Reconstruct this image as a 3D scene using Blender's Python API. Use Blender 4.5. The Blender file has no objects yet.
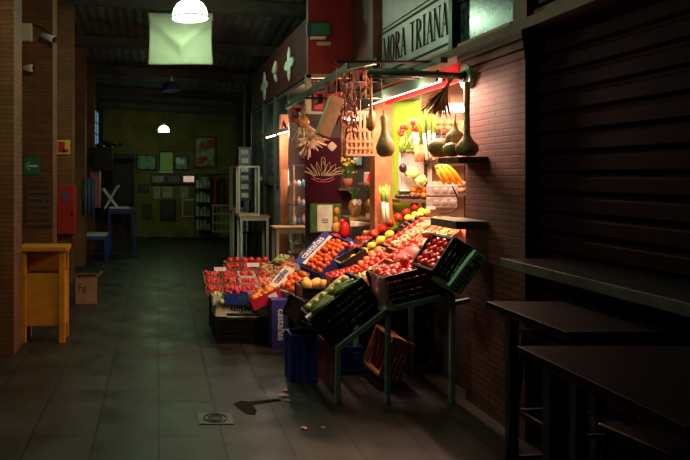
import bpy, bmesh, math, random
from mathutils import Vector, Matrix, Euler
random.seed(7)
sc = bpy.context.scene
COL = sc.collection
PI = math.pi

# ------------------------------------------------------------------ camera
F = 671.0; VX, VY = 158.0, 175.0; CH = 1.6
cd = bpy.data.cameras.new('camera'); cam = bpy.data.objects.new('camera', cd); COL.objects.link(cam)
cam.location = (0, 0, CH); cam.rotation_euler = (PI/2, 0, 0)
cd.sensor_width = 36; cd.lens = 35.0
cd.shift_x = (345-VX)/690.0; cd.shift_y = -(230-VY)/690.0
cd.clip_start = .05
sc.camera = cam
def at(px, py, Y): return Vector(((px-VX)/F*Y, Y, CH-(py-VY)/F*Y))

# ------------------------------------------------------------------ world, exposure, lights
w = bpy.data.worlds.new('world'); sc.world = w; w.use_nodes = True
w.node_tree.nodes['Background'].inputs[0].default_value = (.30, .55, .75, 1)
w.node_tree.nodes['Background'].inputs[1].default_value = .012
vs = sc.view_settings
vs.view_transform = 'Standard'; vs.look = 'None'; vs.gamma = 1; vs.use_curve_mapping = False
vs.exposure = 0.0
GREEN = (.66, 1.0, .66); WARM = (1.0, .55, .40)
P_LAMP, P_FAR, P_NEAR = 34, 16, 46
P_TUBE, P_GLOW, P_SHOP, P_SHOP2 = 60, 14, 34, 80
def light(name, kind, loc, power, color, size=.1, size_y=None, rot=(0,0,0), radius=.08):
    l = bpy.data.lights.new(name, kind); l.energy = power; l.color = color
    if kind == 'AREA':
        l.shape = 'RECTANGLE'; l.size = size; l.size_y = size_y or size
    else: l.shadow_soft_size = radius
    o = bpy.data.objects.new(name, l); COL.objects.link(o); o.location = loc; o.rotation_euler = rot
    return o
LAMP = Vector((.42, 8.8, 3.66)); LAMP0 = Vector((-.25, 4.3, 3.75)); LAMP2 = Vector((.125, 14.6, 2.55))
light('pendant_light', 'POINT', LAMP+Vector((0,0,-.06)), P_LAMP, GREEN, radius=.1)
light('near_pendant_light', 'POINT', LAMP0+Vector((0,0,-.06)), P_NEAR, (.95,1,.60), radius=.1)
light('far_pendant_light', 'POINT', LAMP2+Vector((0,0,-.05)), P_FAR, (.6,1,.45), radius=.07)
# awning tubes above the fruit display (along Y), tube inside the shop, tube of the next stall
TUBE_A = (Vector((2.02, 4.95, 2.27)), Vector((2.02, 6.45, 2.27)))
light('awning_tube_light', 'AREA', (2.02, 5.45, 2.24), P_TUBE, WARM, .05, 1.5, rot=(0, math.radians(-12), 0))
for ya in (5.0, 5.85):
    light('awning_tube_glow', 'POINT', (1.93, ya, 2.22), P_GLOW, WARM, radius=.04)
light('shop_tube_light', 'AREA', (2.72, 5.75, 2.40), P_SHOP, (1,.70,.48), .5, 1.2)
light('next_stall_light', 'POINT', (1.98, 8.10, 2.25), P_SHOP2*.5, (1,.62,.45), radius=.08)
light('stall_recess_fill', 'POINT', (2.35, 7.05, 2.2), P_SHOP2*.34, (1,.66,.48), radius=.06)  # fill light added to brighten the shelf recess, no fixture of its own
light('next_stall_tube_light', 'POINT', (1.46, 8.75, 2.04), 16.0, (1,.75,.6), radius=.05)
light('display_case_fill', 'AREA', (1.90, 8.79, 1.69), 5.0, (1,.85,.75), .24, .25)  # fill light added under the case top to brighten the goods

# ------------------------------------------------------------------ materials
MATS = {}
def mat(name, col, rough=.6, metal=0, noise=0, nscale=8, bump=0, emit=None, estr=0, alpha=1, trans=0, spec=.5, sss=0, col2=None, coat=0):
    if name in MATS: return MATS[name]
    m = bpy.data.materials.new(name); m.use_nodes = True; nt = m.node_tree
    b = nt.nodes['Principled BSDF']
    b.inputs['Base Color'].default_value = (*col, 1); b.inputs['Roughness'].default_value = rough
    b.inputs['Metallic'].default_value = metal; b.inputs['Specular IOR Level'].default_value = spec
    b.inputs['Alpha'].default_value = alpha; b.inputs['Transmission Weight'].default_value = trans
    b.inputs['Coat Weight'].default_value = coat
    if emit: b.inputs['Emission Color'].default_value = (*emit, 1); b.inputs['Emission Strength'].default_value = estr
    if noise or bump or col2:
        tc = nt.nodes.new('ShaderNodeTexCoord'); n = nt.nodes.new('ShaderNodeTexNoise')
        n.inputs['Scale'].default_value = nscale; n.inputs['Detail'].default_value = 5
        nt.links.new(tc.outputs['Object'], n.inputs['Vector'])
        if noise or col2:
            r = nt.nodes.new('ShaderNodeValToRGB')
            c2 = col2 or tuple(max(0, c*(1-noise)) for c in col)
            c1 = col if col2 else tuple(min(1, c*(1+noise)) for c in col)
            r.color_ramp.elements[0].color = (*c2, 1); r.color_ramp.elements[1].color = (*c1, 1)
            r.color_ramp.elements[0].position = .35; r.color_ramp.elements[1].position = .65
            nt.links.new(n.outputs['Fac'], r.inputs[0]); nt.links.new(r.outputs[0], b.inputs['Base Color'])
        if bump:
            bp = nt.nodes.new('ShaderNodeBump'); bp.inputs['Strength'].default_value = bump; bp.inputs['Distance'].default_value = .01
            nt.links.new(n.outputs['Fac'], bp.inputs['Height']); nt.links.new(bp.outputs[0], b.inputs['Normal'])
    MATS[name] = m; return m

def tilemat(name, c1, c2, mortar, bw, bh, axis, msize=.012, rough=.7, offset=.5, noise=.35, nscale=3, bump=.4, wet=None):
    """brick texture laid out in world metres; axis 'x' = wall facing X (uses Y,Z), 'y' = facing Y (X,Z), 'z' = floor (X,Y)"""
    m = bpy.data.materials.new(name); m.use_nodes = True; nt = m.node_tree; L = nt.links
    b = nt.nodes['Principled BSDF']; tc = nt.nodes.new('ShaderNodeTexCoord')
    sep = nt.nodes.new('ShaderNodeSeparateXYZ'); com = nt.nodes.new('ShaderNodeCombineXYZ')
    L.new(tc.outputs['Object'], sep.inputs[0])
    a, bb = {'x': ('Y', 'Z'), 'y': ('X', 'Z'), 'z': ('Y', 'X')}[axis]
    L.new(sep.outputs[a], com.inputs['X']); L.new(sep.outputs[bb], com.inputs['Y'])
    br = nt.nodes.new('ShaderNodeTexBrick'); L.new(com.outputs[0], br.inputs['Vector'])
    br.inputs['Color1'].default_value = (*c1, 1); br.inputs['Color2'].default_value = (*c2, 1); br.inputs['Mortar'].default_value = (*mortar, 1)
    br.inputs['Scale'].default_value = 1; br.inputs['Brick Width'].default_value = bw; br.inputs['Row Height'].default_value = bh
    br.inputs['Mortar Size'].default_value = msize; br.inputs['Mortar Smooth'].default_value = .2; br.offset = offset
    n = nt.nodes.new('ShaderNodeTexNoise'); n.inputs['Scale'].default_value = nscale; n.inputs['Detail'].default_value = 6
    L.new(tc.outputs['Object'], n.inputs['Vector'])
    mx = nt.nodes.new('ShaderNodeMix'); mx.data_type = 'RGBA'; mx.blend_type = 'MULTIPLY'; mx.inputs[0].default_value = 1
    rp = nt.nodes.new('ShaderNodeValToRGB'); rp.color_ramp.elements[0].position = .3; rp.color_ramp.elements[1].position = .7
    rp.color_ramp.elements[0].color = (1-noise,)*3+(1,); rp.color_ramp.elements[1].color = (1, 1, 1, 1)
    L.new(n.outputs['Fac'], rp.inputs[0]); L.new(br.outputs['Color'], mx.inputs[6]); L.new(rp.outputs[0], mx.inputs[7])
    L.new(mx.outputs[2], b.inputs['Base Color'])
    b.inputs['Roughness'].default_value = rough
    if wet:
        r2 = nt.nodes.new('ShaderNodeMapRange'); r2.inputs['From Min'].default_value = .35; r2.inputs['From Max'].default_value = .65
        r2.inputs['To Min'].default_value = wet; r2.inputs['To Max'].default_value = rough
        L.new(n.outputs['Fac'], r2.inputs['Value']); L.new(r2.outputs[0], b.inputs['Roughness'])
    bp = nt.nodes.new('ShaderNodeBump'); bp.inputs['Strength'].default_value = bump; bp.inputs['Distance'].default_value = .006; bp.invert = True
    L.new(br.outputs['Fac'], bp.inputs['Height']); L.new(bp.outputs[0], b.inputs['Normal'])
    return m

BRK = ((.25,.098,.028), (.17,.066,.020), (.075,.040,.018))
brick_x = tilemat('brick_x', *BRK, .20, .042, 'x', .004)
brick_y = tilemat('brick_y', *BRK, .20, .042, 'y', .004)
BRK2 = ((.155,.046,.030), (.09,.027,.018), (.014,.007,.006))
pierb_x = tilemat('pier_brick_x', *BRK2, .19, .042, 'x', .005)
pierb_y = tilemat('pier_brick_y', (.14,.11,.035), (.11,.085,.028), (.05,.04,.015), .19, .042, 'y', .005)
floor_m = tilemat('floor_stone', (.037,.034,.026), (.023,.022,.018), (.005,.005,.005), .62, .39, 'z', .009, .6, .37, .55, 2.6, .5, .36)
M = dict(
 plaster=mat('ochre_plaster', (.20,.155,.035), .8, noise=.25, nscale=2.5),
 darkwall=mat('dark_wall', (.045,.035,.028), .8, noise=.3, nscale=3),
 brownwall=mat('brown_panel_wall', (.085,.042,.026), .7, noise=.2, nscale=3),
 roof=mat('roof_sheet', (.12,.11,.095), .6, noise=.3, nscale=4),
 beam=mat('roof_beam', (.05,.042,.028), .6, noise=.3, nscale=5),
 redwall=mat('red_painted_board', (.21,.012,.010), .55, noise=.15, nscale=3),
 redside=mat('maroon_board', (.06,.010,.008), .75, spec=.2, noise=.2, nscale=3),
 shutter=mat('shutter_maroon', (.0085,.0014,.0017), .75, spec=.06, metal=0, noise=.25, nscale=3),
 trimwood=mat('brown_trim', (.09,.045,.028), .6, noise=.25, nscale=9),
 warmwood=mat('orange_wood', (.42,.15,.06), .5, noise=.2, nscale=10),
 greenpaint=mat('lime_paint', (.26,.50,.015), .55),
 shopwall=mat('shop_wall', (.45,.30,.22), .7, noise=.12, nscale=4),
 steelgreen=mat('green_steel', (.17,.29,.23), .45, metal=.1, noise=.15, nscale=20),
 awngreen=mat('awning_green', (.03,.085,.055), .5),
 ledge=mat('grey_ledge_paint', (.10,.11,.095), .5, noise=.2, nscale=12),
 edge=mat('worn_steel_edge', (.07,.078,.078), .45, metal=.1, noise=.4, nscale=9),
 darkgreen=mat('dark_green_frame', (.035,.055,.05), .5),
 black=mat('black_plastic', (.008,.008,.009), .38),
 blackmetal=mat('black_metal', (.006,.006,.008), .4, metal=.3),
 bluemetal=mat('blue_black_metal', (.03,.045,.09), .3, metal=.7),
 tabletop=mat('dark_tabletop', (.0035,.003,.003), .5, spec=.08, noise=.3, nscale=7),
 counter=mat('steel_counter', (.03,.034,.035), .28, metal=.2, noise=.2, nscale=7),
 orangewood=mat('varnished_orange_wood', (.62,.25,.018), .45, noise=.15, nscale=9),
 white=mat('white_paint', (.7,.7,.66), .5),
 offwhite=mat('offwhite_metal', (.60,.54,.42), .5),
 cloth=mat('banner_cloth', (.30,.31,.215), .9, noise=.06, nscale=4),
 redbox=mat('fire_red', (.35,.018,.008), .45),
 green=mat('sign_green', (.01,.18,.09), .5),
 yellow=mat('sign_yellow', (.75,.50,.06), .5),
 signred=mat('sign_red', (.45,.02,.02), .5),
 card=mat('cardboard', (.33,.19,.09), .8, noise=.15, nscale=9),
 greycard=mat('grey_pulp_card', (.33,.31,.30), .85, noise=.2, nscale=14),
 blue=mat('blue_plastic', (.012,.035,.34), .4),
 bluecard=mat('blue_card', (.015,.05,.28), .5),
 purple=mat('violet_card', (.05,.045,.27), .5),
 redcard=mat('crimson_card', (.45,.012,.04), .5),
 perlim=mat('sage_card', (.70,.74,.55), .7, noise=.15, nscale=12),
 perlimgreen=mat('mint_card', (.42,.80,.58), .6),
 blackink=mat('black_ink', (.01,.01,.012), .6),
 whiteink=mat('white_ink', (.8,.8,.78), .6),
 rawwood=mat('raw_wood', (.52,.30,.15), .6, noise=.15, nscale=14),
 wicker=mat('cane', (.30,.14,.05), .6, noise=.3, nscale=30),
 straw=mat('straw', (.90,.72,.52), .8, noise=.2, nscale=20),
 strawbrown=mat('brown_straw', (.42,.21,.10), .85, noise=.3, nscale=20),
 maroon=mat('maroon_poster', (.035,.002,.008), .8, spec=.15),
 gold=mat('pale_gold_ink', (.42,.34,.20), .5),
 pink=mat('pink_ink', (.5,.02,.12), .5),
 glass=mat('window_glass', (.02,.035,.032), .15, noise=.3, nscale=7, spec=.8),
 casing=mat('case_glass', (.9,.95,.95), .05, trans=.95, alpha=.35),
 signglass=mat('sign_glass', (.40,.46,.50), .35, noise=.12, nscale=4),
 leadglass=mat('mottled_glass', (.07,.14,.14), .20, nscale=14, col2=(.015,.035,.04), bump=.02, spec=.5),
 greyglass=mat('bluish_glass', (.06,.09,.16), .3, noise=.4, nscale=30),
 tomato=mat('tomato_skin', (.62,.035,.012), .25, noise=.12, nscale=9, coat=.3),
 strawberry=mat('strawberry_skin', (.60,.02,.02), .35, noise=.25, nscale=60),
 persim=mat('persimmon_skin', (.85,.19,.015), .35, nscale=6, col2=(.75,.09,.012)),
 orange=mat('orange_peel', (.85,.27,.015), .45, noise=.06, nscale=20, bump=.1),
 lemon=mat('lemon_peel', (.88,.58,.06), .42, bump=.1, nscale=30),
 peach=mat('peach_skin', (.85,.34,.12), .6, nscale=8, col2=(.72,.10,.05)),
 potato=mat('potato_skin', (.55,.33,.15), .7, noise=.2, nscale=14, bump=.1),
 cuke=mat('cucumber_skin', (.07,.13,.02), .3, noise=.5, nscale=16),
 squash=mat('pale_squash_skin', (.50,.48,.18), .4, noise=.15, nscale=12),
 bean=mat('pale_bean', (.50,.52,.20), .5, noise=.2, nscale=30),
 nut=mat('nut_shell', (.55,.34,.17), .6, noise=.2, nscale=30),
 melon=mat('melon_rind', (.68,.40,.10), .6, noise=.15, nscale=25, bump=.3),
 pumpkin=mat('pumpkin_rind', (.62,.20,.04), .45, noise=.12, nscale=9),
 gourd=mat('gourd_rind', (.30,.24,.09), .45, noise=.35, nscale=9),
 gourdred=mat('ochre_gourd_rind', (.55,.24,.06), .4, noise=.2, nscale=9),
 chili=mat('dried_chili', (.20,.045,.015), .4, noise=.4, nscale=25),
 leekw=mat('leek_white', (.78,.72,.50), .5), leekg=mat('leek_green', (.22,.40,.06), .5, noise=.25, nscale=14),
 cabbage=mat('pale_leaf', (.55,.62,.22), .6, noise=.25, nscale=12, bump=.5),
 leaf=mat('dark_leaf', (.05,.15,.02), .5, noise=.3, nscale=14),
 aubergine=mat('aubergine_skin', (.035,.01,.025), .2),
 banana=mat('banana_skin', (.88,.50,.03), .4, noise=.08, nscale=12),
 pine=mat('pineapple_skin', (.38,.20,.06), .6, noise=.5, nscale=45, bump=.5),
 flower=mat('yellow_petals', (.85,.50,.02), .5), clay=mat('clay_pot', (.40,.14,.06), .7),
 clearbag=mat('clear_film', (.98,.88,.88), .35, trans=.75, alpha=.42, spec=.8),
 redbag=mat('red_plastic_bag', (.75,.015,.02), .3), pinkpaper=mat('pink_paper', (.75,.35,.36), .6),
 tray=mat('tray_wood', (.36,.15,.08), .65, noise=.2, nscale=12),
 tube=mat('lit_tube', (1,1,1), .5, emit=(1,.80,.72), estr=9),
 tubegreen=mat('dim_tube', (.8,1,.9), .5, emit=(.65,1,.8), estr=1.1),
 dome=mat('lamp_dome_lit', (.85,1,.85), .4, emit=(.72,1,.74), estr=3.0),
 domeblue=mat('lamp_dome_unlit', (.05,.06,.20), .25, metal=.4),
 window=mat('daylit_pane', (.3,.4,.5), .3, emit=(.16,.38,.62), estr=.42),
 screen=mat('lit_strip', (.6,.4,.35), .4, emit=(1,.62,.5), estr=.45),
)

# ------------------------------------------------------------------ mesh helpers
class MB:
    def __init__(s): s.bm = bmesh.new()
    def box(s, c, size, rot=None, taper=1.0):
        x, y, z = [v/2 for v in size]; R = Euler(rot).to_matrix() if rot else Matrix.Identity(3); c = Vector(c)
        vs_ = []
        for dz in (-1, 1):
            t = taper if dz < 0 else 1
            for dx, dy in ((-1,-1),(1,-1),(1,1),(-1,1)): vs_.append(s.bm.verts.new(c+R@Vector((dx*x*t, dy*y*t, dz*z))))
        for f in ((3,2,1,0),(4,5,6,7),(0,1,5,4),(1,2,6,5),(2,3,7,6),(3,0,4,7)): s.bm.faces.new([vs_[i] for i in f])
        return s
    def span(s, a, b):
        a, b = Vector(a), Vector(b); return s.box((a+b)/2, [abs(v) for v in (b-a)])
    def bar(s, a, b, w_, h_=None):
        a, b = Vector(a), Vector(b); d = b-a; q = d.to_track_quat('Y', 'Z').to_matrix(); h_ = h_ or w_
        vs_ = []
        for p in (a, b):
            for dx, dz in ((-1,-1),(1,-1),(1,1),(-1,1)): vs_.append(s.bm.verts.new(p+q@Vector((dx*w_/2, 0, dz*h_/2))))
        for f in ((0,1,2,3),(7,6,5,4),(4,5,1,0),(5,6,2,1),(6,7,3,2),(7,4,0,3)): s.bm.faces.new([vs_[i] for i in f])
        return s
    def tube(s, pts, r, n=8, cap=True):
        pts = [Vector(p) for p in pts]; k = len(pts)
        rs = r if isinstance(r, (list, tuple)) else [r]*k
        rings = []
        for i, p in enumerate(pts):
            d = (pts[min(i+1, k-1)]-pts[max(i-1, 0)]).normalized()
            q = d.to_track_quat('Z', 'Y').to_matrix()
            rings.append([s.bm.verts.new(p+q@Vector((math.cos(2*PI*j/n)*rs[i], math.sin(2*PI*j/n)*rs[i], 0))) for j in range(n)])
        for a, b in zip(rings, rings[1:]):
            for j in range(n): s.bm.faces.new((a[j], a[(j+1)%n], b[(j+1)%n], b[j]))
        if cap: s.bm.faces.new(rings[0][::-1]); s.bm.faces.new(rings[-1])
        return s
    def lathe(s, prof, n=16, c=(0,0,0), sq=(1,1), wob=0, rot=None):
        c = Vector(c); R = Euler(rot).to_matrix() if rot else Matrix.Identity(3); rings = []
        for r, z in prof:
            if r < 1e-5: rings.append([s.bm.verts.new(c+R@Vector((0,0,z)))])
            else: rings.append([s.bm.verts.new(c+R@Vector((math.cos(2*PI*j/n)*r*sq[0]*(1+wob*math.cos(2*PI*j/n*5)), math.sin(2*PI*j/n)*r*sq[1]*(1+wob*math.cos(2*PI*j/n*5)), z))) for j in range(n)])
        for a, b in zip(rings, rings[1:]):
            for j in range(n):
                q = (a[j % len(a)], a[(j+1) % n % len(a)], b[(j+1) % n % len(b)], b[j % len(b)]); u = []
                for v in q:
                    if v not in u: u.append(v)
                if len(u) > 2: s.bm.faces.new(u)
        return s
    def ball(s, c, r, sc_=(1,1,1), n=10, rot=None, jit=0):
        prof = [(math.sin(PI*i/(n-2))*1, -math.cos(PI*i/(n-2))) for i in range(n-1)]
        b0 = len(s.bm.verts); s.lathe([(a if 0 < i < n-2 else 0, b) for i, (a, b) in enumerate(prof)], n+2)
        R = Euler(rot).to_matrix() if rot else Matrix.Identity(3); s.bm.verts.ensure_lookup_table()
        for v in s.bm.verts[b0:]:
            p = v.co*(1+random.uniform(-jit, jit)); v.co = Vector(c)+R@Vector((p.x*r*sc_[0], p.y*r*sc_[1], p.z*r*sc_[2]))
        return s
    def poly(s, pts, t, frame=None):
        """outline pts (a,b) in local XZ, thickness t along Y"""
        fr = frame or Matrix.Identity(4)
        A = [s.bm.verts.new(fr@Vector((a, 0, b))) for a, b in pts]; B = [s.bm.verts.new(fr@Vector((a, t, b))) for a, b in pts]
        s.bm.faces.new(A); s.bm.faces.new(B[::-1]); k = len(pts)
        for i in range(k): s.bm.faces.new((A[i], B[i], B[(i+1)%k], A[(i+1)%k]))
        return s
    def build(s, name, m, parent=None, smooth=False, bevel=0, matrix=None):
        bmesh.ops.recalc_face_normals(s.bm, faces=s.bm.faces)
        me = bpy.data.meshes.new(name); s.bm.to_mesh(me); s.bm.free()
        me.materials.append(M[m] if isinstance(m, str) else m)
        if smooth: me.polygons.foreach_set('use_smooth', [True]*len(me.polygons))
        o = bpy.data.objects.new(name, me); COL.objects.link(o)
        if parent: o.parent = parent
        if matrix is not None: o.matrix_world = matrix
        if bevel:
            b = o.modifiers.new('bevel', 'BEVEL'); b.width = bevel; b.segments = 2; b.limit_method = 'ANGLE'
        return o
def tag(o, label, cat, group=None, kind=None):
    o['label'] = label; o['category'] = cat
    if group: o['group'] = group
    if kind: o['kind'] = kind
    return o
def thing(name, label, cat, loc=(0,0,0), rz=0, group=None, matrix=None):
    o = bpy.data.objects.new(name, None); COL.objects.link(o); o.empty_display_size = .1
    if matrix is not None: o.matrix_world = matrix
    else: o.location = loc; o.rotation_euler = (0, 0, rz)
    return tag(o, label, cat, group)
def struct(name, mb, m, **k):
    o = mb.build(name, m, **k); o['kind'] = 'structure'; return o
def copy_tree(o, parent=None):
    c = o.copy(); COL.objects.link(c)
    if parent: c.parent = parent
    for ch in list(o.children): copy_tree(ch, c)
    return c
def text_obj(name, s, size, m, parent=None, matrix=None, xs=1.0, ext=.001, bold=0):
    cu = bpy.data.curves.new(name, 'FONT'); cu.body = s; cu.size = size; cu.extrude = ext; cu.offset = bold
    cu.align_x = 'CENTER'; cu.align_y = 'CENTER'
    t = bpy.data.objects.new(name+'_tmp', cu); COL.objects.link(t); bpy.context.view_layer.update()
    me = bpy.data.meshes.new_from_object(t.evaluated_get(bpy.context.evaluated_depsgraph_get()))
    bpy.data.objects.remove(t); me.name = name; me.materials.clear(); me.materials.append(M[m])
    for v in me.vertices: v.co.x *= xs
    o = bpy.data.objects.new(name, me); COL.objects.link(o)
    if parent: o.parent = parent
    if matrix is not None:
        if parent: o.matrix_local = matrix
        else: o.matrix_world = matrix
    return o
def frame(o, x, y, z):
    m = Matrix((x, y, z)).transposed().to_4x4(); m.translation = Vector(o); return m
TXT_Y = lambda loc: frame(loc, (1,0,0), (0,0,1), (0,-1,0))       # faces the camera side
TXT_X = lambda loc: frame(loc, (0,-1,0), (0,0,1), (-1,0,0))      # on the right facade, faces the aisle

# ------------------------------------------------------------------ structure
def S(name, a, b, m): return struct(name, MB().span(a, b), m)
S('floor', (-3, -1.5, -.1), (4.2, 17.6, 0), floor_m)
def roofz(X, Y): return 1.6 + 2.62 - .112*(Y-8) - .06*X
mb = MB(); n = 170
def rz(i): return .006*abs((i % 4)-2)-.03
top = []
for i in range(n+1):      # corrugated sheet running along the aisle
    X = -2.0+i*6.2/n; top.append([mb.bm.verts.new((X, Y, roofz(X, Y)+rz(i)+.12)) for Y in (-1.5, 8, 17.6)])
for a, b in zip(top, top[1:]):
    for j in range(2): mb.bm.faces.new((a[j], b[j], b[j+1], a[j+1]))
struct('ceiling', mb, 'roof')
k = 0
for Y in (5.6, 7.55, 9.5, 11.5, 13.3, 15.0, 16.5):
    k += 1; m_ = MB(); m_.bar((-2, Y, roofz(-2, Y)), (4.2, Y, roofz(4.2, Y)), .09, .17); m_.bar((-2, Y, roofz(-2, Y)-.09), (4.2, Y, roofz(4.2, Y)-.09), .16, .015)
    struct('trim_%d' % k, m_, 'beam')
# left wall with piers
S('wall_left', (-1.95, -1.5, 0), (-1.75, 17.6, 4.4), 'darkwall')
for i, (a, b) in enumerate(((5.96,6.31),(8.15,8.5),(10.0,10.32),(11.75,12.05),(13.4,13.7))):
    mb = MB(); zt = roofz(-1.3, a)+.1
    o = S('wall_left_pier_%d' % (i+1), (-1.8, a, 0), (-1.28, b, zt), brick_y)
    o.data.materials.append(brick_x)
    for p in o.data.polygons:
        if abs(p.normal.x) > .5: p.material_index = 1
S('wall_left_near', (-1.95, 3.2, 0), (-1.60, 5.95, 4.4), brick_x)
S('wall_back', (-2, 17.3, 0), (4.2, 17.5, 4.0), 'plaster')
# right facade
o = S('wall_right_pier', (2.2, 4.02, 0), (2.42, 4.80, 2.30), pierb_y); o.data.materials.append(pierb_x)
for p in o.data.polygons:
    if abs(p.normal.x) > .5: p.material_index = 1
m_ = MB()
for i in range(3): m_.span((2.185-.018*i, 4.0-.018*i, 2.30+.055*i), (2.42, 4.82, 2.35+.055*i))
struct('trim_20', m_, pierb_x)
S('trim_21', (2.15, 1.2, 2.46), (2.40, 6.75, 2.52), 'trimwood')
S('wall_right_upper', (2.26, 1.2, 2.52), (2.45, 6.75, 4.2), 'darkwall')
S('wall_right_panel', (2.19, 6.75, 2.30), (2.35, 7.6, 4.2), 'brownwall')
S('trim_22', (2.16, 3.93, 2.50), (2.28, 4.08, 4.2), 'trimwood')
S('trim_23', (2.16, 4.93, 2.52), (2.28, 4.99, 4.2), 'blackmetal')
S('trim_24', (2.14, 6.68, 2.30), (2.30, 6.80, 4.2), 'trimwood')
m_ = MB().span((2.225, 4.08, 2.54), (2.26, 4.93, 3.75)); struct('window_1', m_, 'leadglass')
m_ = MB().span((2.225, 1.3, 2.60), (2.26, 3.93, 3.75)); struct('window_2', m_, 'greyglass')
m_ = MB()
for z in (2.52, 3.0): m_.span((2.20, 1.3, z), (2.262, 3.93, z+.045))
struct('window_2_frame', m_, 'trimwood')
m_ = MB().span((2.20, 4.08, 2.86), (2.225, 4.93, 2.875)); struct('window_1_bar', m_, 'blackmetal')
# shutter
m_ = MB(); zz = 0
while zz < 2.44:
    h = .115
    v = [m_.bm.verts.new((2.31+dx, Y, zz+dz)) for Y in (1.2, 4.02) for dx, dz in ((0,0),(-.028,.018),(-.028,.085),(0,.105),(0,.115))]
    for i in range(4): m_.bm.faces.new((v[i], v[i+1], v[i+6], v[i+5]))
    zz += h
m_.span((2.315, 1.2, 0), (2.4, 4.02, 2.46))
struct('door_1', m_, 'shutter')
# shop behind the display
S('wall_shop_below', (2.28, 4.80, 0), (2.42, 6.42, .98), 'darkwall')
S('wall_shop_far', (2.2, 6.56, 0), (4.0, 6.66, 2.5), 'shopwall')
S('wall_shop_rear', (3.7, 4.2, 0), (3.8, 6.6, 2.5), 'shopwall')
S('wall_shop_near', (2.42, 4.1, 0), (3.7, 4.2, 2.5), 'shopwall')
S('wall_shop_inner', (2.44, 4.2, 0), (2.50, 4.72, 2.5), 'shopwall')
S('ceiling_shop', (2.2, 4.2, 2.50), (4.2, 7.6, 2.56), 'shopwall')
S('floor_shop', (2.42, 4.2, .02), (3.7, 6.56, .06), 'darkwall')
S('trim_25', (2.07, 6.40, 0), (2.235, 6.56, 2.32), 'warmwood')
S('trim_26', (2.235, 6.50, .9), (2.55, 6.56, 2.50), 'greenpaint')
S('trim_27', (2.0, 6.40, 2.32), (2.5, 6.56, 2.5), 'trimwood')
# next stall (kiosk)
S('wall_kiosk_front', (1.70, 7.60, 2.74), (2.26, 7.68, 3.62), 'redwall')
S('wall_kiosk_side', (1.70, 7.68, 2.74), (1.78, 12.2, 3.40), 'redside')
S('wall_kiosk_partition', (1.70, 7.70, 0), (2.10, 7.76, 2.40), 'darkwall')
S('wall_kiosk_far', (2.06, 8.9, 0), (3.6, 8.98, 2.7), 'darkwall')
S('wall_kiosk_rear', (3.0, 7.7, 0), (3.1, 8.9, 2.7), 'shopwall')
S('ceiling_kiosk', (1.72, 7.7, 2.68), (3.6, 12.2, 2.73), 'darkwall')
m_ = MB(); m_.span((1.68, 7.59, 2.70), (2.26, 7.67, 2.745)); m_.span((1.68, 7.59, 2.30), (1.735, 7.68, 2.74)); struct('trim_28', m_, 'gold')
S('trim_29', (1.62, 8.86, 0), (1.72, 8.95, 2.4), 'warmwood')
S('wall_kiosk_back', (1.75, 10.2, 0), (3.2, 10.3, 2.7), 'shopwall')
S('wall_right_far', (1.95, 12.2, 0), (2.3, 17.4, 4.0), 'darkwall')
S('wall_right_over', (2.3, 7.6, 2.73), (2.4, 12.3, 4.2), 'darkwall')
for i, (a, b) in enumerate(((9.0,9.75),(9.85,10.75),(10.85,12.1))):
    S('window_%d' % (3+i), (1.73, a, 1.5), (1.76, b, 2.70), 'glass')
m_ = MB()
for Y in (9.8, 10.8, 12.15): m_.span((1.69, Y-.05, 0), (1.80, Y+.05, 2.74))
m_.span((1.70, 9.0, 1.45), (1.79, 12.2, 1.51)); struct('trim_30', m_, 'darkgreen')
S('wall_kiosk_lower', (1.74, 9.9, 0), (1.80, 12.15, 1.45), 'darkwall')
for i, (y0, y1) in enumerate(((13.4,13.8),(15.2,15.6))):
    S('wall_right_pier_far_%d' % (i+1), (1.75, y0, 0), (1.98, y1, 3.4), 'darkwall')
# daylit slit window on the left wall, between the piers
S('wall_left_end', (-1.78, 13.7, 0), (-1.42, 17.3, 4.4), 'darkwall')
o = struct('window_9', MB().span((-1.43, 14.75, 2.28), (-1.40, 15.75, 3.05)), 'window')
m_ = MB()
for z in (2.28, 2.53, 2.79, 3.05): m_.span((-1.41, 14.75, z-.012), (-1.39, 15.75, z+.012))
m_.span((-1.41, 15.2, 2.28), (-1.39, 15.23, 3.05)); struct('window_9_bars', m_, 'blackmetal')

# ------------------------------------------------------------------ lamps and banner
def pendant(p, r, label, m, cordtop, name='pendant_lamp'):
    t = thing(name, label, 'lamp', p)
    prof = [(r, -.01), (r*1.0, .0), (r*.99, .05*r/.22), (r*.92, .11*r/.22), (r*.75, .17*r/.22), (r*.45, .215*r/.22), (r*.22, .235*r/.22), (0, .24*r/.22)]
    dm = MB().lathe(prof, 28).build('lamp_dome', m, t, smooth=True)
    rim = [(r*1.02*math.cos(a*PI/14), r*1.02*math.sin(a*PI/14), 0) for a in range(29)]
    MB().tube(rim, .008, 6).build('rim', 'steelgreen', dm, smooth=True)
    MB().lathe([(0,.22*r/.22),(r*.28,.225*r/.22),(r*.25,.33*r/.22),(r*.12,.38*r/.22),(0,.38*r/.22)], 14).build('socket', 'steelgreen', t, smooth=True)
    MB().tube([(0,0,.3*r/.22),(0,0,cordtop-p[2])], .006, 6).build('cord', 'blackmetal', t)
    return t
pendant(LAMP, .235, 'large lit dome lamp glowing white in front of the hanging cloth', 'dome', roofz(.4,8.8)+.1)
pendant(LAMP0, .235, 'lit dome lamp nearest the camera, above the upper edge of the view', 'dome', roofz(.3,3.6)+.1)
pendant(LAMP2, .125, 'small lit dome lamp hanging far down the aisle', 'dome', roofz(.1,14.6)+.1)
p = at(171, 91, 11.2); pendant(p, .15, 'unlit blue rimmed dome lamp hanging midway down the aisle', 'domeblue', roofz(.2,11.2)+.1)
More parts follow.
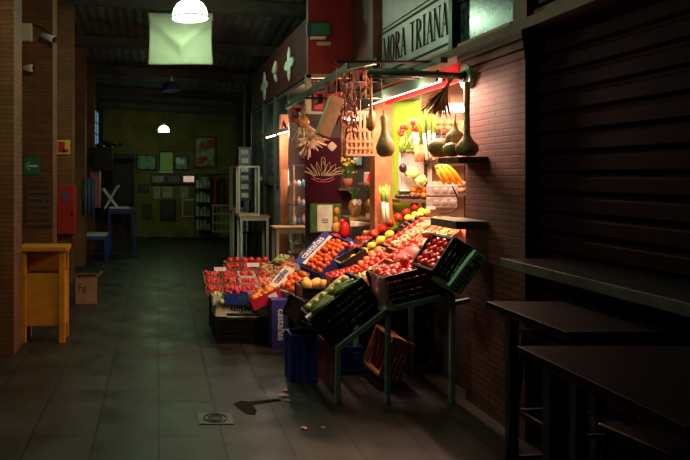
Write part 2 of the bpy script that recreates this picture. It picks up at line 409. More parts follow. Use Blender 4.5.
# hanging cloth
a = at(148, 13, 9.5); b = at(213, 64.5, 9.5)
mb = MB(); nx, nz = 32, 26; gr = []
for i in range(nx+1):
    row = []
    for j in range(nz+1):
        u, v = i/nx, j/nz
        sag = .0; X = a.x+(b.x-a.x)*u; Z = a.z+(b.z-a.z)*v
        X += .018*math.sin(PI*v)*(1 if u < .5 else -1)*abs(2*u-1)
        dv = 1-abs(2*u-1)*.9; fold = math.exp(-((v-.62*dv)*7)**2)*(.075)*(1-abs(2*u-1)*.5)
        belly = -.05*math.sin(PI*u)*max(0, dv*.6-v)*1.2
        row.append(mb.bm.verts.new((X, 9.5-fold+belly+.012*math.sin(u*7)*v, Z-.012*math.sin(PI*u)*(1-v))))
    gr.append(row)
for i in range(nx):
    for j in range(nz): mb.bm.faces.new((gr[i][j], gr[i+1][j], gr[i+1][j+1], gr[i][j+1]))
t = thing('hanging_cloth', 'pale square cloth banner hung from the roof behind the big lamp', 'banner', (0,0,0))
o = mb.build('cloth', 'cloth', t, smooth=True); so = o.modifiers.new('s', 'SOLIDIFY'); so.thickness = .004
m_ = MB(); m_.tube([a+Vector((-.05,0,.01)), b*1 if False else Vector((b.x+.05, 9.5, a.z+.01))], .008, 6)
for x in (a.x, b.x): m_.tube([(x, 9.5, a.z), (x, 9.5, roofz(x, 9.5)+.1)], .003, 5)
m_.build('hanging_rod', 'blackmetal', t)

# ------------------------------------------------------------------ left side fittings
t = thing('waste_bin_cabinet', 'varnished orange wooden bin cabinet standing against the brick pier', 'cabinet', (-1.10, 6.40, 0))
MB().box((0,.125,.895), (.47,.33,.045)).build('tabletop', 'orangewood', t, bevel=.006)
for x, y in ((-.185,0),(.185,0),(-.185,.25),(.185,.25)): MB().span((x-.028,y-.02,0),(x+.028,y+.03,.875)).build('leg', 'orangewood', t, bevel=.003)
MB().span((-.16,.0,.16),(.16,.02,.66)).build('front_panel', 'orangewood', t)
MB().span((-.16,.245,.16),(.16,.265,.87)).build('back_panel', 'orangewood', t)
for x in (-.19,.19): MB().span((x-.01,.03,.16),(x+.01,.245,.66)).build('side_panel', 'orangewood', t)
MB().span((-.16,.02,.64),(.16,.25,.655)).build('waste_opening', 'black', t)

t = thing('exit_sign', 'green and white left arrow sign on the brick pier', 'sign', at(31.5, 166, 8.13))
MB().box((0,.005,0),(.19,.01,.20)).build('plate', 'green', t)
m_ = MB(); m_.box((.02,-.003,0),(.11,.004,.022)); m_.bar((-.07,-.003,0),(-.02,-.003,.05),.02,.004); m_.bar((-.07,-.003,0),(-.02,-.003,-.05),.02,.004); m_.build('arrow', 'whiteink', t)
t = thing('fire_hose_sign', 'red sign with yellow border above the red fire cabinet', 'sign', at(63.5, 147, 9.97))
MB().box((0,.005,0),(.20,.01,.21)).build('plate', 'yellow', t)
m_ = MB(); m_.box((-.03,-.003,-.0),(.10,.004,.16)); m_.box((.03,-.003,-.055),(.09,.004,.05)); m_.build('pictogram', 'signred', t)
p = at(66, 210, 9.83); t = thing('fire_cabinet', 'red metal fire hose cabinet fixed to the brick pier', 'cabinet', p)
MB().box((0,.07,0),(.27,.16,.72)).build('body', 'redbox', t, bevel=.008)
dr = MB().box((0,-.014,0),(.245,.012,.69)).build('door', 'redbox', t, bevel=.004)
MB().box((-.01,-.022,.20),(.09,.006,.11)).build('inspection_window', 'greyglass', dr)
MB().box((.09,-.026,-.05),(.02,.014,.06)).build('handle', 'blackmetal', dr)
MB().tube([(.09,.06,-.36),(.09,.06,-.50),(.02,.06,-.52),(.02,.06,-.66)], .015, 8).build('pipe', 'redbox', t, smooth=True)
p = at(26, 32.5, 8.10); t = thing('junction_box', 'pale square junction box high on the brick pier', 'electrical box', p)
MB().box((0,.0,0),(.145,.09,.21)).build('housing', 'offwhite', t, bevel=.008)
MB().tube([(.07,0,.1),(.16,.0,.08),(.28,0,.0),(.34,.02,-.06)], .006, 6).build('cable', 'blackmetal', t, smooth=True)
p = at(49, 38, 8.0); t = thing('security_camera', 'white bullet camera mounted beside the junction box', 'camera', p)
MB().tube([(-.08,0,.035),(.07,-.06,-.03)], .038, 12).build('housing', 'white', t, smooth=True)
MB().tube([(.07,-.06,-.03),(.10,-.072,-.043)], .034, 12).build('lens', 'black', t)
MB().bar((-.14,.1,.0),(-.06,.0,.02),.02).build('bracket', 'blackmetal', t)
p = at(28, 68, 8.0); t = thing('small_spotlight', 'small dark spotlight below the security camera', 'lamp', p)
MB().lathe([(0,-.06),(.03,-.055),(.042,0),(.045,.05),(.03,.055),(0,.05)], 12, rot=(0,PI/2,0)).build('head', 'offwhite', t, smooth=True)
MB().tube([(.05,0,0),(.085,0,0)], .022, 10).build('lens', 'black', t)
MB().bar((-.03,.15,0),(-.03,0,0),.02).build('bracket', 'blackmetal', t)
# poster frame on pier with a grid notice
p = at(39, 204, 8.13); t = thing('notice_board', 'dim notice board with rows on the brick pier under the exit sign', 'board', p)
MB().box((0,.005,0),(.33,.02,.56)).build('frame', 'beam', t)
MB().box((0,-.008,0),(.29,.008,.52)).build('sheet', brick_y, t)
m_ = MB()
for i in range(6): m_.box((0,-.014,-.2+i*.08),(.25,.003,.035))
m_.build('rows', 'darkwall', t)
MB().box((.06,-.018,.05),(.06,.004,.08)).build('sticker', 'greyglass', t)
# cardboard box on the floor
t = thing('cardboard_box', 'open cardboard box on the floor by the brick pier', 'box', (-.905, 8.45, 0), .12)
m_ = MB(); m_.span((-.13,-.12,.002),(.13,.12,.01))
for x in (-.13,.13): m_.span((x-.004,-.12,.0),(x+.004,.12,.33))
for y in (-.12,.12): m_.span((-.13,y-.004,0),(.13,y+.004,.33))
m_.build('carton', 'card', t)
m_ = MB(); m_.box((0,-.16,.36),(.25,.005,.09),(.9,0,0)); m_.box((.17,0,.355),(.09,.23,.005),(0,-.6,0)); m_.build('flap', 'card', t)
text_obj('print', 'Fg', .12, 'blackink', t, TXT_Y((-.05,-.126,.2))); 
# black stall with tv, chair, blue crates (far left)
p = at(102.5, 159, 13.2); t = thing('television', 'black flat television mounted high on the left wall', 'television', p)
MB().box((0,0,0),(.40,.06,.47)).build('body', 'black', t, bevel=.01)
MB().box((0,-.032,.0),(.36,.006,.43)).build('screen', 'blackmetal', t)
MB().bar((-.15,0.02,0),(-.75,.15,0),.04).build('wall_arm', 'blackmetal', t)
t = thing('dark_stall_counter', 'dark painted stall counter with canopy at the far left', 'stall', (-.98, 14.4, 0))
MB().span((-.45,-.1,0),(.40,.6,.85)).build('counter', 'darkwall', t)
MB().span((-.45,-.12,.85),(.44,.62,.9)).build('countertop', 'blackmetal', t)
for x in (-.42,.42): MB().span((x-.03,.5,.85),(x+.03,.56,2.0)).build('post', 'blackmetal', t)
MB().span((-.48,.0,1.95),(.48,.6,2.05)).build('canopy', 'black', t)
MB().span((-.45,.56,.9),(.45,.60,1.95)).build('back_panel', 'black', t)
m_ = MB(); 
for i in range(16):
    m_.ball((random.uniform(-.28,.2), random.uniform(.1,.5), 2.12+random.uniform(0,.16)), random.uniform(.06,.12), (1,1,.7), 8, jit=.15)
tag(m_.build('covered_bundle', 'black', None, matrix=Matrix.Translation((-.98,14.4,0))), 'dark lumpy bundle piled on the stall canopy', 'bundle')
# two blue tables
mk = []
for i, (X, Y, h, lab) in enumerate(((-1.22,12.7,.50,'low blue table nearest the pier with white edge'), (-.72,13.6,.93,'tall blue table under the white folding chair'))):
    t = thing('blue_table', lab, 'table', (X, Y, 0))
    MB().span((-.27,-.27,h-.03),(.27,.27,h)).build('tabletop', 'greyglass' if i else 'offwhite', t)
    MB().span((-.27,-.275,h-.10),(.27,-.26,h-.03)).build('apron', 'bluecard', t)
    for x in (-.25,.25):
        for y in (-.25,.25): MB().span((x-.02,y-.02,0),(x+.02,y+.02,h-.03)).build('leg', 'bluecard', t)
t = thing('folding_chair', 'white folding chair standing crosswise on the tall blue table', 'chair', (-.80, 13.45, .932)); M['white2']=mat('bright_white_paint',(.9,.92,.95),.4)
for y in (-.14,.14):
    MB().bar((-.30,y,.40),(.0,y,.0),.032).build('leg', 'white2', t)
    MB().bar((.0,y,.46),(-.26,y,-.0),.032).build('leg', 'white2', t)
MB().span((-.16,-.15,.0),(.22,.15,.025)).build('seat', 'white2', t)
MB().box((.01,0,.43),(.02,.28,.07),(0,.5,0)).build('backrest', 'white2', t)
# draped goods hanging on far left pier
for X, Y, z0, z1, m, lab in ((-1.22, 11.72, .9, 1.55, 'greyglass', 'bluish grey garment hanging from the third pier'), (-1.25, 13.35, .95, 1.75, 'pinkpaper', 'pink and pale printed cloth hanging on the far pier')):
    mb = MB(); n = 10; g = [[mb.bm.verts.new((X-.10+.2*i/n, Y+.025*math.sin(i*1.9), z0+(z1-z0)*j)) for j in (0, .5, 1)] for i in range(n+1)]
    for i in range(n):
        for j in range(2): mb.bm.faces.new((g[i][j], g[i+1][j], g[i+1][j+1], g[i][j+1]))
    o = tag(mb.build('hanging_garment', m, smooth=True), lab, 'garment'); s_ = o.modifiers.new('s', 'SOLIDIFY'); s_.thickness = .02

# ------------------------------------------------------------------ back wall
def picture(px0, py0, px1, py1, m, lab, fm='blackmetal', Y=17.26, deco=None, name='framed_picture'):
    a, b = at(px0, py0, Y), at(px1, py1, Y); t = thing(name, lab, 'picture', ((a.x+b.x)/2, Y, (a.z+b.z)/2))
    w_, h_ = b.x-a.x, a.z-b.z
    MB().box((0,0,0),(w_,.03,h_)).build('frame', fm, t)
    pr = MB().box((0,-.018,0),(w_*.84,.008,h_*.86)).build('print', m, t)
    if deco:
        for i in range(5): MB().ball((random.uniform(-.3,.3)*w_, -.022, random.uniform(-.3,.3)*h_), min(w_,h_)*random.uniform(.1,.2), (1,.03,1.2), 8).build('motif', deco, pr)
art1 = mat('art_blue', (.22,.50,.60), .5, nscale=6, col2=(.03,.10,.22)); art2 = mat('art_green', (.25,.75,.30), .5, nscale=7, col2=(.55,.60,.15))
art3 = mat('art_grey', (.45,.5,.42), .5, nscale=6, col2=(.12,.15,.10)); art4 = mat('art_red', (.30,.05,.03), .5, nscale=6, col2=(.10,.12,.07)); artd = mat('art_dark', (.03,.04,.03), .5, nscale=6, col2=(.01,.015,.015))
M.update(a1=art1, a2=art2, a3=art3, a4=art4, ad=artd)
picture(136,155,157,170,'a1','blue toned picture left of the bright ones on the back wall','darkwall',deco='greenpaint')
picture(118,157,131,170,'a3','leftmost dim grey picture on the back wall','darkwall')
picture(159,151,174,172,'a2','bright green and yellow picture under the far lamp','darkwall',deco='yellow')
picture(175,156,188,170,'a1','blue picture with pale circle right of the green one','darkwall',deco='whiteink')
picture(194,136,216,168,'a3','large pale board with red figures at the right of the back wall','trimwood',deco='signred')
picture(163,187,172,198,'a3','small pale framed picture under the sign strip, left one','offwhite')
picture(181,187,188,198,'a3','small pale framed picture under the sign strip, right one','offwhite')
picture(182,199,196,217,'a4','framed picture with red figure low on the back wall','offwhite')
picture(160,200,176,220,'ad','large dark framed picture low on the back wall','blackmetal')
picture(142,204,152,218,'ad','dim brown picture low at the left of the back wall','beam')
picture(138,184,149,192,'ad','small dark plaque at the left of the sign strip','blackmetal')
picture(154,187,160,199,'a3','narrow pale notice left of the small framed pictures','offwhite')
a, b = at(151,174,17.2), at(218,184,17.2); t = thing('illuminated_shelf_strip', 'long black wall strip with small glowing panels on the back wall', 'sign', ((a.x+b.x)/2, 17.22, (a.z+b.z)/2))
MB().box((0,0,0),(b.x-a.x,.10,a.z-b.z)).build('housing', 'black', t)
for px, m in ((158,'a3'),(174,'a4'),(189,'screen'),(204,'a3'),(215,'a4')):
    q = at(px,179,17.2); MB().box((q.x-(a.x+b.x)/2,-.055,0),(.29,.01,.15)).build('panel', m, t)
a = at(166,172,17.2); tag(MB().box((a.x,17.2,a.z),(.36,.08,.05)).build('small_plaque', 'whiteink'), 'small pale plaque under the green picture', 'plaque')
# goods rack at right back
t = thing('goods_rack', 'tall rack with goods against the right of the back wall', 'rack', (.98+.15, 16.9, 0))
for x in (-.2,.2): MB().span((x-.02,-.02,0),(x+.02,.02,1.6)).build('post', 'blackmetal', t)
for z in (.2,.55,.9,1.25,1.55): MB().span((-.2,-.12,z),(.2,.15,z+.02)).build('shelf', 'blackmetal', t)
m_ = MB()
for z in (.22,.57,.92,1.27):
    for i in range(4): m_.span((-.17+i*.09,-.08,z),(-.10+i*.09,.05,z+random.uniform(.15,.26)))
tag(m_.build('packed_goods', 'a3', None, matrix=Matrix.Translation((1.13,16.9,0))), 'pale packed goods filling the tall rack', 'goods', kind='stuff')
t = thing('garment_rack', 'rail of dark red clothes at the right end of the aisle', 'clothes rack', (1.62, 16.4, 0))
MB().bar((-.25,0,1.62),(.25,0,1.62),.03).build('rail', 'blackmetal', t)
for x in (-.25,.25): MB().bar((x,0,0),(x,0,1.62),.03).build('post', 'blackmetal', t)
for i in range(5): tag(MB().lathe([(.02,1.55),(.08,1.48),(.10,1.0),(.11,.75),(0,.75)],10,(0,0,0),(.45,1.2)).build('coat', ('redwall','black','redside')[i%3], None, matrix=Matrix.Translation((1.40+i*.11,16.4,0))), ('dark red','black','maroon','red brown','deep black')[i]+' coat hanging on the rail at the end of the aisle', 'coat')
t = thing('shopping_cart', 'dark metal wire trolley standing near the back wall', 'trolley', (1.52, 15.5, 0))
m_ = MB()
for z in (.3,.5,.7,.9): 
    for y in (-.2,.2): m_.bar((-.25,y,z),(.25,y,z),.012)
    for x in (-.25,.25): m_.bar((x,-.2,z),(x,.2,z),.012)
for i in range(6):
    x=-.25+i*.1; m_.bar((x,-.2,.3),(x,-.2,.9),.008); m_.bar((x,.2,.3),(x,.2,.9),.008)
pass; m_.build('basket', 'offwhite', t)
for x in (-.23,.23):
    for y in (-.18,.18):
        MB().bar((x,y,.08),(x,y,.3),.02).build('post', 'blackmetal', t); MB().tube([(x-.012,y,.045),(x+.012,y,.045)],.045,12).build('wheel', 'black', t)

# ------------------------------------------------------------------ sign on the facade
zc = 2.80; y0, y1 = 5.03, 6.62
t = thing('shop_sign', 'long pale glass shop sign reading MORA TRIANA above the fruit display', 'sign', (2.22, (y0+y1)/2, zc))
Lh = (y1-y0)/2
MB().box((.01,0,.22),(.04,2*Lh,1.0)).build('panel', 'signglass', t)
m_ = MB()
for z in (-.25,-.20,.185,.225): m_.box((-.013,0,z),(.006,2*Lh-.06,.010 if z in (-.25,.225) else .02))
m_.build('border_line', 'darkwall', t)
def glyph(mb, ch, x, w_, h_, t_=.02):
    """thin condensed roman capitals; x runs towards the reader's right (= -Y), strokes lie on the panel"""
    def st(a, b, th): mb.bar((-.016, -(x+a[0]*w_), (a[1]-.5)*h_), (-.016, -(x+b[0]*w_), (b[1]-.5)*h_), .006, th) if abs(a[1]-b[1]) < .02 else mb.bar((-.016, -(x+a[0]*w_), (a[1]-.5)*h_), (-.016, -(x+b[0]*w_), (b[1]-.5)*h_), .006 if 0 else th, .006)
    def ser(u, v): mb.box((-.016, -(x+u*w_), (v-.5)*h_), (.006, .05, .008))
    T, t2 = t_*.6, .006
    if ch == 'M': st((0,0),(0.05,1),t2); st((.05,1),(.5,.1),T); st((.5,.1),(.95,1),t2); st((.95,1),(1,0),T); ser(0,0); ser(1,0); ser(.05,1); ser(.95,1)
    if ch == 'N': st((0,0),(0,1),t2); st((0,1),(1,0),T); st((1,0),(1,1),t2); ser(0,0); ser(0,1); ser(1,1)
    if ch == 'I': st((.5,0),(.5,1),T); ser(.5,0); ser(.5,1)
    if ch == 'T': st((.5,0),(.5,1),T); mb.box((-.016, -(x+.5*w_), .49*h_), (.006, w_*1.1, .010)); ser(.5,0); 
    if ch == 'A': st((0,0),(.5,1),t2); st((.5,1),(1,0),T); mb.box((-.016, -(x+.5*w_), -.15*h_), (.006, w_*.6, .008)); ser(0,0); ser(1,0)
    if ch in 'OR':
        N = 14; a0, a1 = (0, 2*PI) if ch == 'O' else (-PI/2, PI/2)
        cy, ry = (.5,.5) if ch == 'O' else (.75,.25); cx, rx = (.5,.5) if ch == 'O' else (.15,.75)
        pts = [(cx+rx*math.cos(a0+(a1-a0)*i/N), cy+ry*math.sin(a0+(a1-a0)*i/N)) for i in range(N+1)]
        for a, b in zip(pts, pts[1:]):
            mid = abs((a[0]+b[0])/2-cx)/rx; mb.bar((-.016, -(x+a[0]*w_), (a[1]-.5)*h_), (-.016, -(x+b[0]*w_), (b[1]-.5)*h_), .006+.009*mid, .006)
        if ch == 'R': st((.1,0),(.1,1),T); st((.35,.5),(1,0),T); ser(.1,0); ser(1,0)
x = -.72; 
for ch in 'MORA TRIANA':
    if ch == ' ': x += .075; continue
    w_ = {'M':.135,'I':.04}.get(ch,.095)
    mb = MB(); glyph(mb, ch, x, w_, .25); mb.build('letter', 'blackink', t); x += w_+.047

# ------------------------------------------------------------------ awning hardware
t = thing('awning_pole', 'green and red lit round pole jutting out from the brick pier on a disc', 'pole', (0,0,0))
a, b = at(368,71,4.72), at(466,76.5,4.72)
MB().tube([a, b], .024, 12).build('pole', 'awngreen', t, smooth=True)
MB().tube([b+Vector((-.01,0,0)), b+Vector((.035,0,0))], .085, 24).build('wall_disc', 'steelgreen', t)
MB().tube([b+Vector((-.03,0,0)), b+Vector((.0,0,0))], .04, 16).build('hub', 'blackmetal', t)
t = thing('awning_bar', 'green folded awning bar along the display with a lit tube under it', 'awning', (0,0,0))
MB().bar(Vector((1.975,4.74,2.302)), Vector((1.975,6.40,2.302)), .02, .085).build('casing', 'awngreen', t)
MB().bar(Vector((2.01,4.74,2.30)), Vector((2.01,6.40,2.30)), .06, .012).build('casing_base', 'awngreen', t)
for i in range(2):
    ya = 4.76+i*.82
    MB().tube([(2.0, ya, 2.272),(2.0, ya+.78, 2.272)], .014, 10).build('tube', 'tube', t)
m_=MB().span((2.165,4.83,2.27),(2.185,6.38,2.41)); m_.build('valance', 'redbag', t)
MB().bar((2.04,4.78,2.42),(2.04,6.38,2.42),.05,.04).build('roller', 'awngreen', t)
t = thing('awning_support', 'dark rectangular awning frame of thin rails over the stall', 'frame', (0,0,0))
A_, B_ = at(287,107,7.75), at(350,66,5.2)
MB().bar(A_, B_, .045, .05).build('side_arm', 'awngreen', t)
MB().bar(B_, B_+Vector((.16,-.12,.02)), .05).build('arm_joint', 'awngreen', t)
MB().tube([at(336,62,5.05), at(447,62,5.05)], .012, 8).build('upper_rail', 'blackmetal', t)
MB().tube([at(305,98,5.9), at(385,98,5.9)], .010, 8).build('middle_rail', 'blackmetal', t)
MB().tube([at(308,112.5,6.6), at(378,114.5,6.6)], .016, 8).build('lower_rail', 'offwhite', t)
for Y in (5.3,6.0,6.6): MB().tube([(1.49,Y,2.435),(2.14,Y,2.435)],.009,6).build('hanging_rail','blackmetal',t)
MB().tube([at(368,77,5.05), at(447,80,5.05)], .008, 8).build('cross_wire', 'blackmetal', t)
t = thing('next_stall_tube_lamp', 'short double tube lamp glowing white at the next stall front', 'lamp', at(275,134.5,8.75)); MB().bar((.15,0,.07),(.13,.14,.2),.02).build('bracket','blackmetal',t)
MB().bar((-.15,0,-.02),(.17,0,.075),.10,.05).build('housing', 'blackmetal', t)
for dx in (-.12,.03): MB().tube([(dx,-.03,-.035+(dx+.12)*.3),(dx+.12,-.03,.0+(dx+.12)*.3)],.016,8).build('tube','tube',t)
t = thing('green_tube_lamp', 'slanted dim greenish tube lamp on the next stall side', 'lamp', at(293,101,8.2))
MB().bar((.03,-.75,0.03),(.03,.35,.03),.05,.02).build('housing', 'awngreen', t)
MB().tube([(.0,-.6,0),(.0,.3,0)],.012,8).build('tube','tubegreen',t)

# kiosk front fittings
p = at(318.5,29.5,7.56); t = thing('emergency_light', 'dim green emergency light box at the top corner of the red board', 'sign', p)
MB().box((0,0,0),(.27,.06,.15)).build('housing', 'darkgreen', t, bevel=.006); MB().box((.01,-.034,0),(.20,.008,.12)).build('panel', 'green', t)
MB().box((-.01,-.02,-.10),(.16,.05,.03)).build('lower_strip', 'offwhite', t)
tag(MB().box(at(323.5,43.8,7.58),(.16,.03,.045)).build('small_label_plate', 'gold'), 'small yellowish plate on the red board', 'plate')
for i, (px, py, h) in enumerate(((290,64,.30),(265,86,.30))):
    Y = 671*1.69/(px-VX); z = CH-(py-VY)/F*Y
    m_ = MB(); N = 16
    pts = [((.11+.05*math.cos(4*q*2*PI/N))*math.cos(q*2*PI/N)*2.0, (.15+.07*math.cos(4*q*2*PI/N))*math.sin(q*2*PI/N)) for q in range(N)]
    m_.poly(pts, .02, Matrix.Rotation(PI/2, 4, 'Z'))
    tag(m_.build('white_ornament', 'white', None, matrix=Matrix.Translation((1.69, Y, z))), ('nearest','farther')[i]+' white star shaped ornament on the maroon board', 'ornament')
Y = 671*1.69/(277-VX); z = CH-(73-VY)/F*Y
tag(MB().tube([(1.67,Y-.05,z+.16),(1.67,Y,z+.08),(1.67,Y+.05,z+.02),(1.67,Y,z-.04),(1.67,Y-.07,z-.12)],[.02,.04,.05,.035,.02],8).build('curled_ornament','offwhite',smooth=True), 'curled pale ornament between the two white stars', 'ornament')
# hanging poster with artichoke
a, b = at(305,138,7.5), at(341,203,7.5); t = thing('artichoke_poster', 'maroon hanging poster with a pale drawn leafy bowl', 'poster', ((a.x+b.x)/2, 7.5, (a.z+b.z)/2))
MB().box((0,0,0),(.40,.012,.73)).build('sheet', 'maroon', t)
m_ = MB()
for k_ in range(9):
    a_ = -1.25+k_*2.5/8; L_ = .165; cx = math.sin(a_)*.075
    pts = [(cx-.018,-.06),(cx+math.sin(a_)*L_*.7-.02*math.cos(a_),-.06+math.cos(a_)*L_*.6+.02),(cx+math.sin(a_)*L_*1.0,-.06+math.cos(a_)*L_),(cx+math.sin(a_)*L_*.7+.025,-.06+math.cos(a_)*L_*.5)]
    pts = [Vector((p_[0],-.010,p_[1])) for p_ in pts]; m_.tube(pts+[pts[0]], .0045, 5)
m_.tube([(-.15,-.01,.0),(-.10,-.01,-.08),(0,-.01,-.11),(.1,-.01,-.08),(.15,-.01,.0)], .004, 5)
m_.tube([(-.02,-.01,.05),(-.02,-.01,.13),(0,-.01,.15),(.02,-.01,.13),(.02,-.01,.05)], .005, 5)
m_.build('leaf_drawing', 'gold', t)
MB().tube([(-.13,-.01,-.09),(-.06,-.01,-.125),(0,-.01,-.13),(.06,-.01,-.125),(.13,-.01,-.09)],.006,5).build('bowl_line','pink',t)
m_ = MB(); 
for rr in (.055,.03): m_.poly([(.10,.27+rr),(.10+rr*.55,.27+rr*.55),(.10+rr,.27),(.10+rr*.55,.27-rr*.55),(.10,.27-rr),(.10-rr*.55,.27-rr*.55),(.10-rr,.27),(.10-rr*.55,.27+rr*.55)], .002*(1 if rr>.04 else 1), Matrix.Translation((0,-.010 if rr > .04 else -.014,0)))
m_.build('flower_emblem', 'gold', t)
a, b = at(310,204,7.45), at(341,232,7.45); t = thing('green_notice_board', 'green edged notice with white sheet under the maroon poster', 'board', ((a.x+b.x)/2, 7.45, (a.z+b.z)/2))
MB().box((0,0,0),(.34,.02,.32)).build('panel', 'leaf', t); MB().box((-.01,-.013,.0),(.17,.006,.29)).build('sheet', 'perlim', t)
m_ = MB()
for i in range(3): m_.box((-.01,-.018,-.05+i*.02),(.06+.02*(i%2),.002,.008))
m_.build('printed_lines', 'blackink', t)
m_ = MB(); m_.ball((.12,-.02,.08),.03,(1,.4,1.3)); m_.ball((.11,-.02,-.02),.025,(1,.4,1.5)); m_.build('fruit_picture', 'orange', t, smooth=True)

# glass case with goods, white tables of next stall
t = thing('display_case', 'glass display case with lit pale goods on shelves beside the orange post', 'display case', (1.88, 8.72, 0))
MB().span((-.14,-.12,.60),(.17,.25,.72)).build('base', 'offwhite', t)
for x in (-.14,.16):
    for y in (-.12,.25): MB().span((x,y,.72),(x+.012,y+.012,1.72)).build('corner_post', 'offwhite', t)
for z in (.95,1.2,1.45,1.72): MB().span((-.14,-.12,z),(.17,.25,z+.012)).build('shelf', 'greyglass', t)
cols = ['offwhite','pinkpaper','whiteink','perlim','redbag','a1','peach']
for zi, z in enumerate((.732,.962,1.212,1.462)):
    for i in range(5):
        h = random.uniform(.06,.17); mm = cols[(i*3+zi*2) % 7] if z > .9 else ('a1','whiteink','offwhite')[i%3]
        tag(MB().lathe([(0,0),(.022,0),(.024,h*.7),(.012,h*.85),(.014,h),(0,h)],10).build('jar', mm, None, smooth=True, matrix=Matrix.Translation((1.765+i*.058, 8.67, z))), 'small jar in the glass display case on '+('lowest','second','third','top')[zi]+' shelf', 'jar', 'jars in the glass display case')
t = thing('white_counter', 'white box counter on grey blocks under the display case', 'counter', (1.90, 9.02, 0))
MB().span((-.16,0,.0),(.22,.3,.50)).build('block_base', tilemat('grey_blocks',(.16,.2,.23),(.12,.16,.19),(.07,.08,.09),.2,.09,'y',.01), t)
MB().span((-.10,-.28,.55),(.16,.0,.80)).build('white_crate', 'offwhite', t); MB().span((-.12,-.3,.80),(.17,.02,.815)).build('lid', 'white', t)
for z in (.54,): MB().span((-.12,-.3,z-.02),(.2,.3,z)).build('shelf', 'offwhite', t)
def frame_table(x0, x1, Y, d, h, lab):
    t = thing('frame_table', lab, 'table', ((x0+x1)/2, Y, 0)); w_ = (x1-x0)/2
    MB().span((-w_-.02,-.02,h),(w_+.02,d+.02,h+.025)).build('tabletop', 'rawwood', t, bevel=.003)
    for x in (-w_+.02,w_-.02):
        for y in (0,d): MB().span((x-.018,y-.018,0),(x+.018,y+.018,h)).build('leg', 'offwhite', t)
    for y in (0,d): MB().span((-w_,y-.012,h-.05),(w_,y+.012,h-.003)).build('rail', 'offwhite', t)
    return t
frame_table(1.46, 1.93, 8.30, .30, .93, 'near pale frame table in front of the orange post')
frame_table(1.26, 1.70, 10.30, .40, .95, 'middle pale frame table before the dark stall with rack on top')
frame_table(1.38, 1.68, 12.50, .4, .93, 'farthest pale frame table along the right side of the aisle')
t = thing('open_metal_frame', 'tall open pale metal frame standing on the middle frame table', 'frame', (1.40, 10.33, .977))
for x in (-.15,.15):
    for y in (0,.30): MB().span((x-.014,y-.014,0),(x+.014,y+.014,.76)).build('post', 'offwhite', t)
for z in (.0,.74):
    for y in (0,.30): MB().span((-.15,y-.012,z),(.15,y+.012,z+.024)).build('rail', 'offwhite', t)
    for x in (-.15,.15): MB().span((x-.012,0,z),(x+.012,.30,z+.024)).build('rail', 'offwhite', t)
t = thing('open_metal_frame', 'second open pale frame standing on the farthest frame table', 'frame', (1.53, 12.52, .957))
for x in (-.15,.15):
    for y in (0,.3): MB().span((x-.014,y-.014,0),(x+.014,y+.014,.80)).build('post', 'offwhite', t)
for z in (.0,.78):
    for y in (0,.3): MB().span((-.15,y-.012,z),(.15,y+.012,z+.024)).build('rail', 'offwhite', t)
t = thing('price_board', 'tall narrow board of small price cards behind the open frames', 'board', (1.46, 11.3, 1.62))
MB().box((0,.02,-.80),(.03,.02,1.64)).build('post', 'bluecard', t)
MB().box((0,0,0),(.20,.02,.90)).build('panel', 'greyglass', t)
for i in range(6): MB().box((0,-.014,-.36+i*.145),(.12,.006,.08)).build('card', 'perlim', t)
m_ = MB()
for i in range(6): m_.box((.0+i*.08,0,.33),(.02,.02,.66))
t = thing('black_stool_row', 'black slatted low fence under the middle frame table', 'fence', (1.30, 10.95, 0)); m_.build('slats', 'blackmetal', t)
MB().box((.21,0,.66),(.44,.03,.03)).build('top_rail', 'blackmetal', t)

# shelf scene in the second opening (flowers, pineapples, pictures)
t = thing('stall_shelf', 'wooden wall shelf holding pineapples behind the display', 'shelf', (2.30, 7.3, 0))
MB().span((-.25,-.12,1.115),(.22,.25,1.145)).build('board', 'rawwood', t)
MB().span((-.25,-.12,.5),(-.22,.25,1.115)).build('side', 'trimwood', t); MB().span((.18,-.12,.5),(.22,.25,1.9)).build('side', 'trimwood', t)
MB().span((-.05,.0,1.49),(.20,.25,1.52)).build('upper_board', 'rawwood', t)
def pineapple(loc, s_, lab, rx=0):
    t = thing('pineapple', lab, 'pineapple', loc); t.rotation_euler.x = rx
    MB().ball((0,0,.10*s_), .068*s_, (1,1,1.45), 16, jit=.03).build('body', 'pine', t)
    m_ = MB()
    for i in range(16):
        a_ = i*2.4; L_ = random.uniform(.09,.16)*s_; o_ = .015+.03*(i/16)
        m_.tube([(math.cos(a_)*.012,math.sin(a_)*.012,.19*s_),(math.cos(a_)*o_,math.sin(a_)*o_,.19*s_+L_*.6),(math.cos(a_)*o_*2.2,math.sin(a_)*o_*2.2,.19*s_+L_)],[.012,.009,.001],4)
    m_.build('crown', 'leaf', t)
    return t
pineapple((2.125, 7.25, 1.147), 1.0, 'left pineapple with a white tag on the wooden shelf')
tag(MB().poly([(-.05,.02),(-.02,.045),(0,.02),(.03,.05),(.055,.01),(.03,-.03),(0,0),(-.03,-.03)],.004,Matrix.Translation((2.125,7.16,1.30))).build('white_tag','whiteink'), 'white paper tag on the left pineapple', 'tag')
pineapple((2.30, 7.25, 1.147), 1.05, 'right pineapple on the wooden shelf beside the pillar')
tag(MB().box((2.27,7.195,1.115+.05),(.09,.006,.045)).build('price_card','whiteink'), 'small price card before the right pineapple', 'price card')
t = thing('flower_pot', 'clay pot of yellow flowers behind the pineapples', 'plant', (2.13, 7.55, 1.46))
MB().lathe([(0,0),(.045,0),(.06,.10),(.05,.10),(0,.09)],14).build('pot','clay',t,smooth=True)
m_ = MB(); f_ = MB()
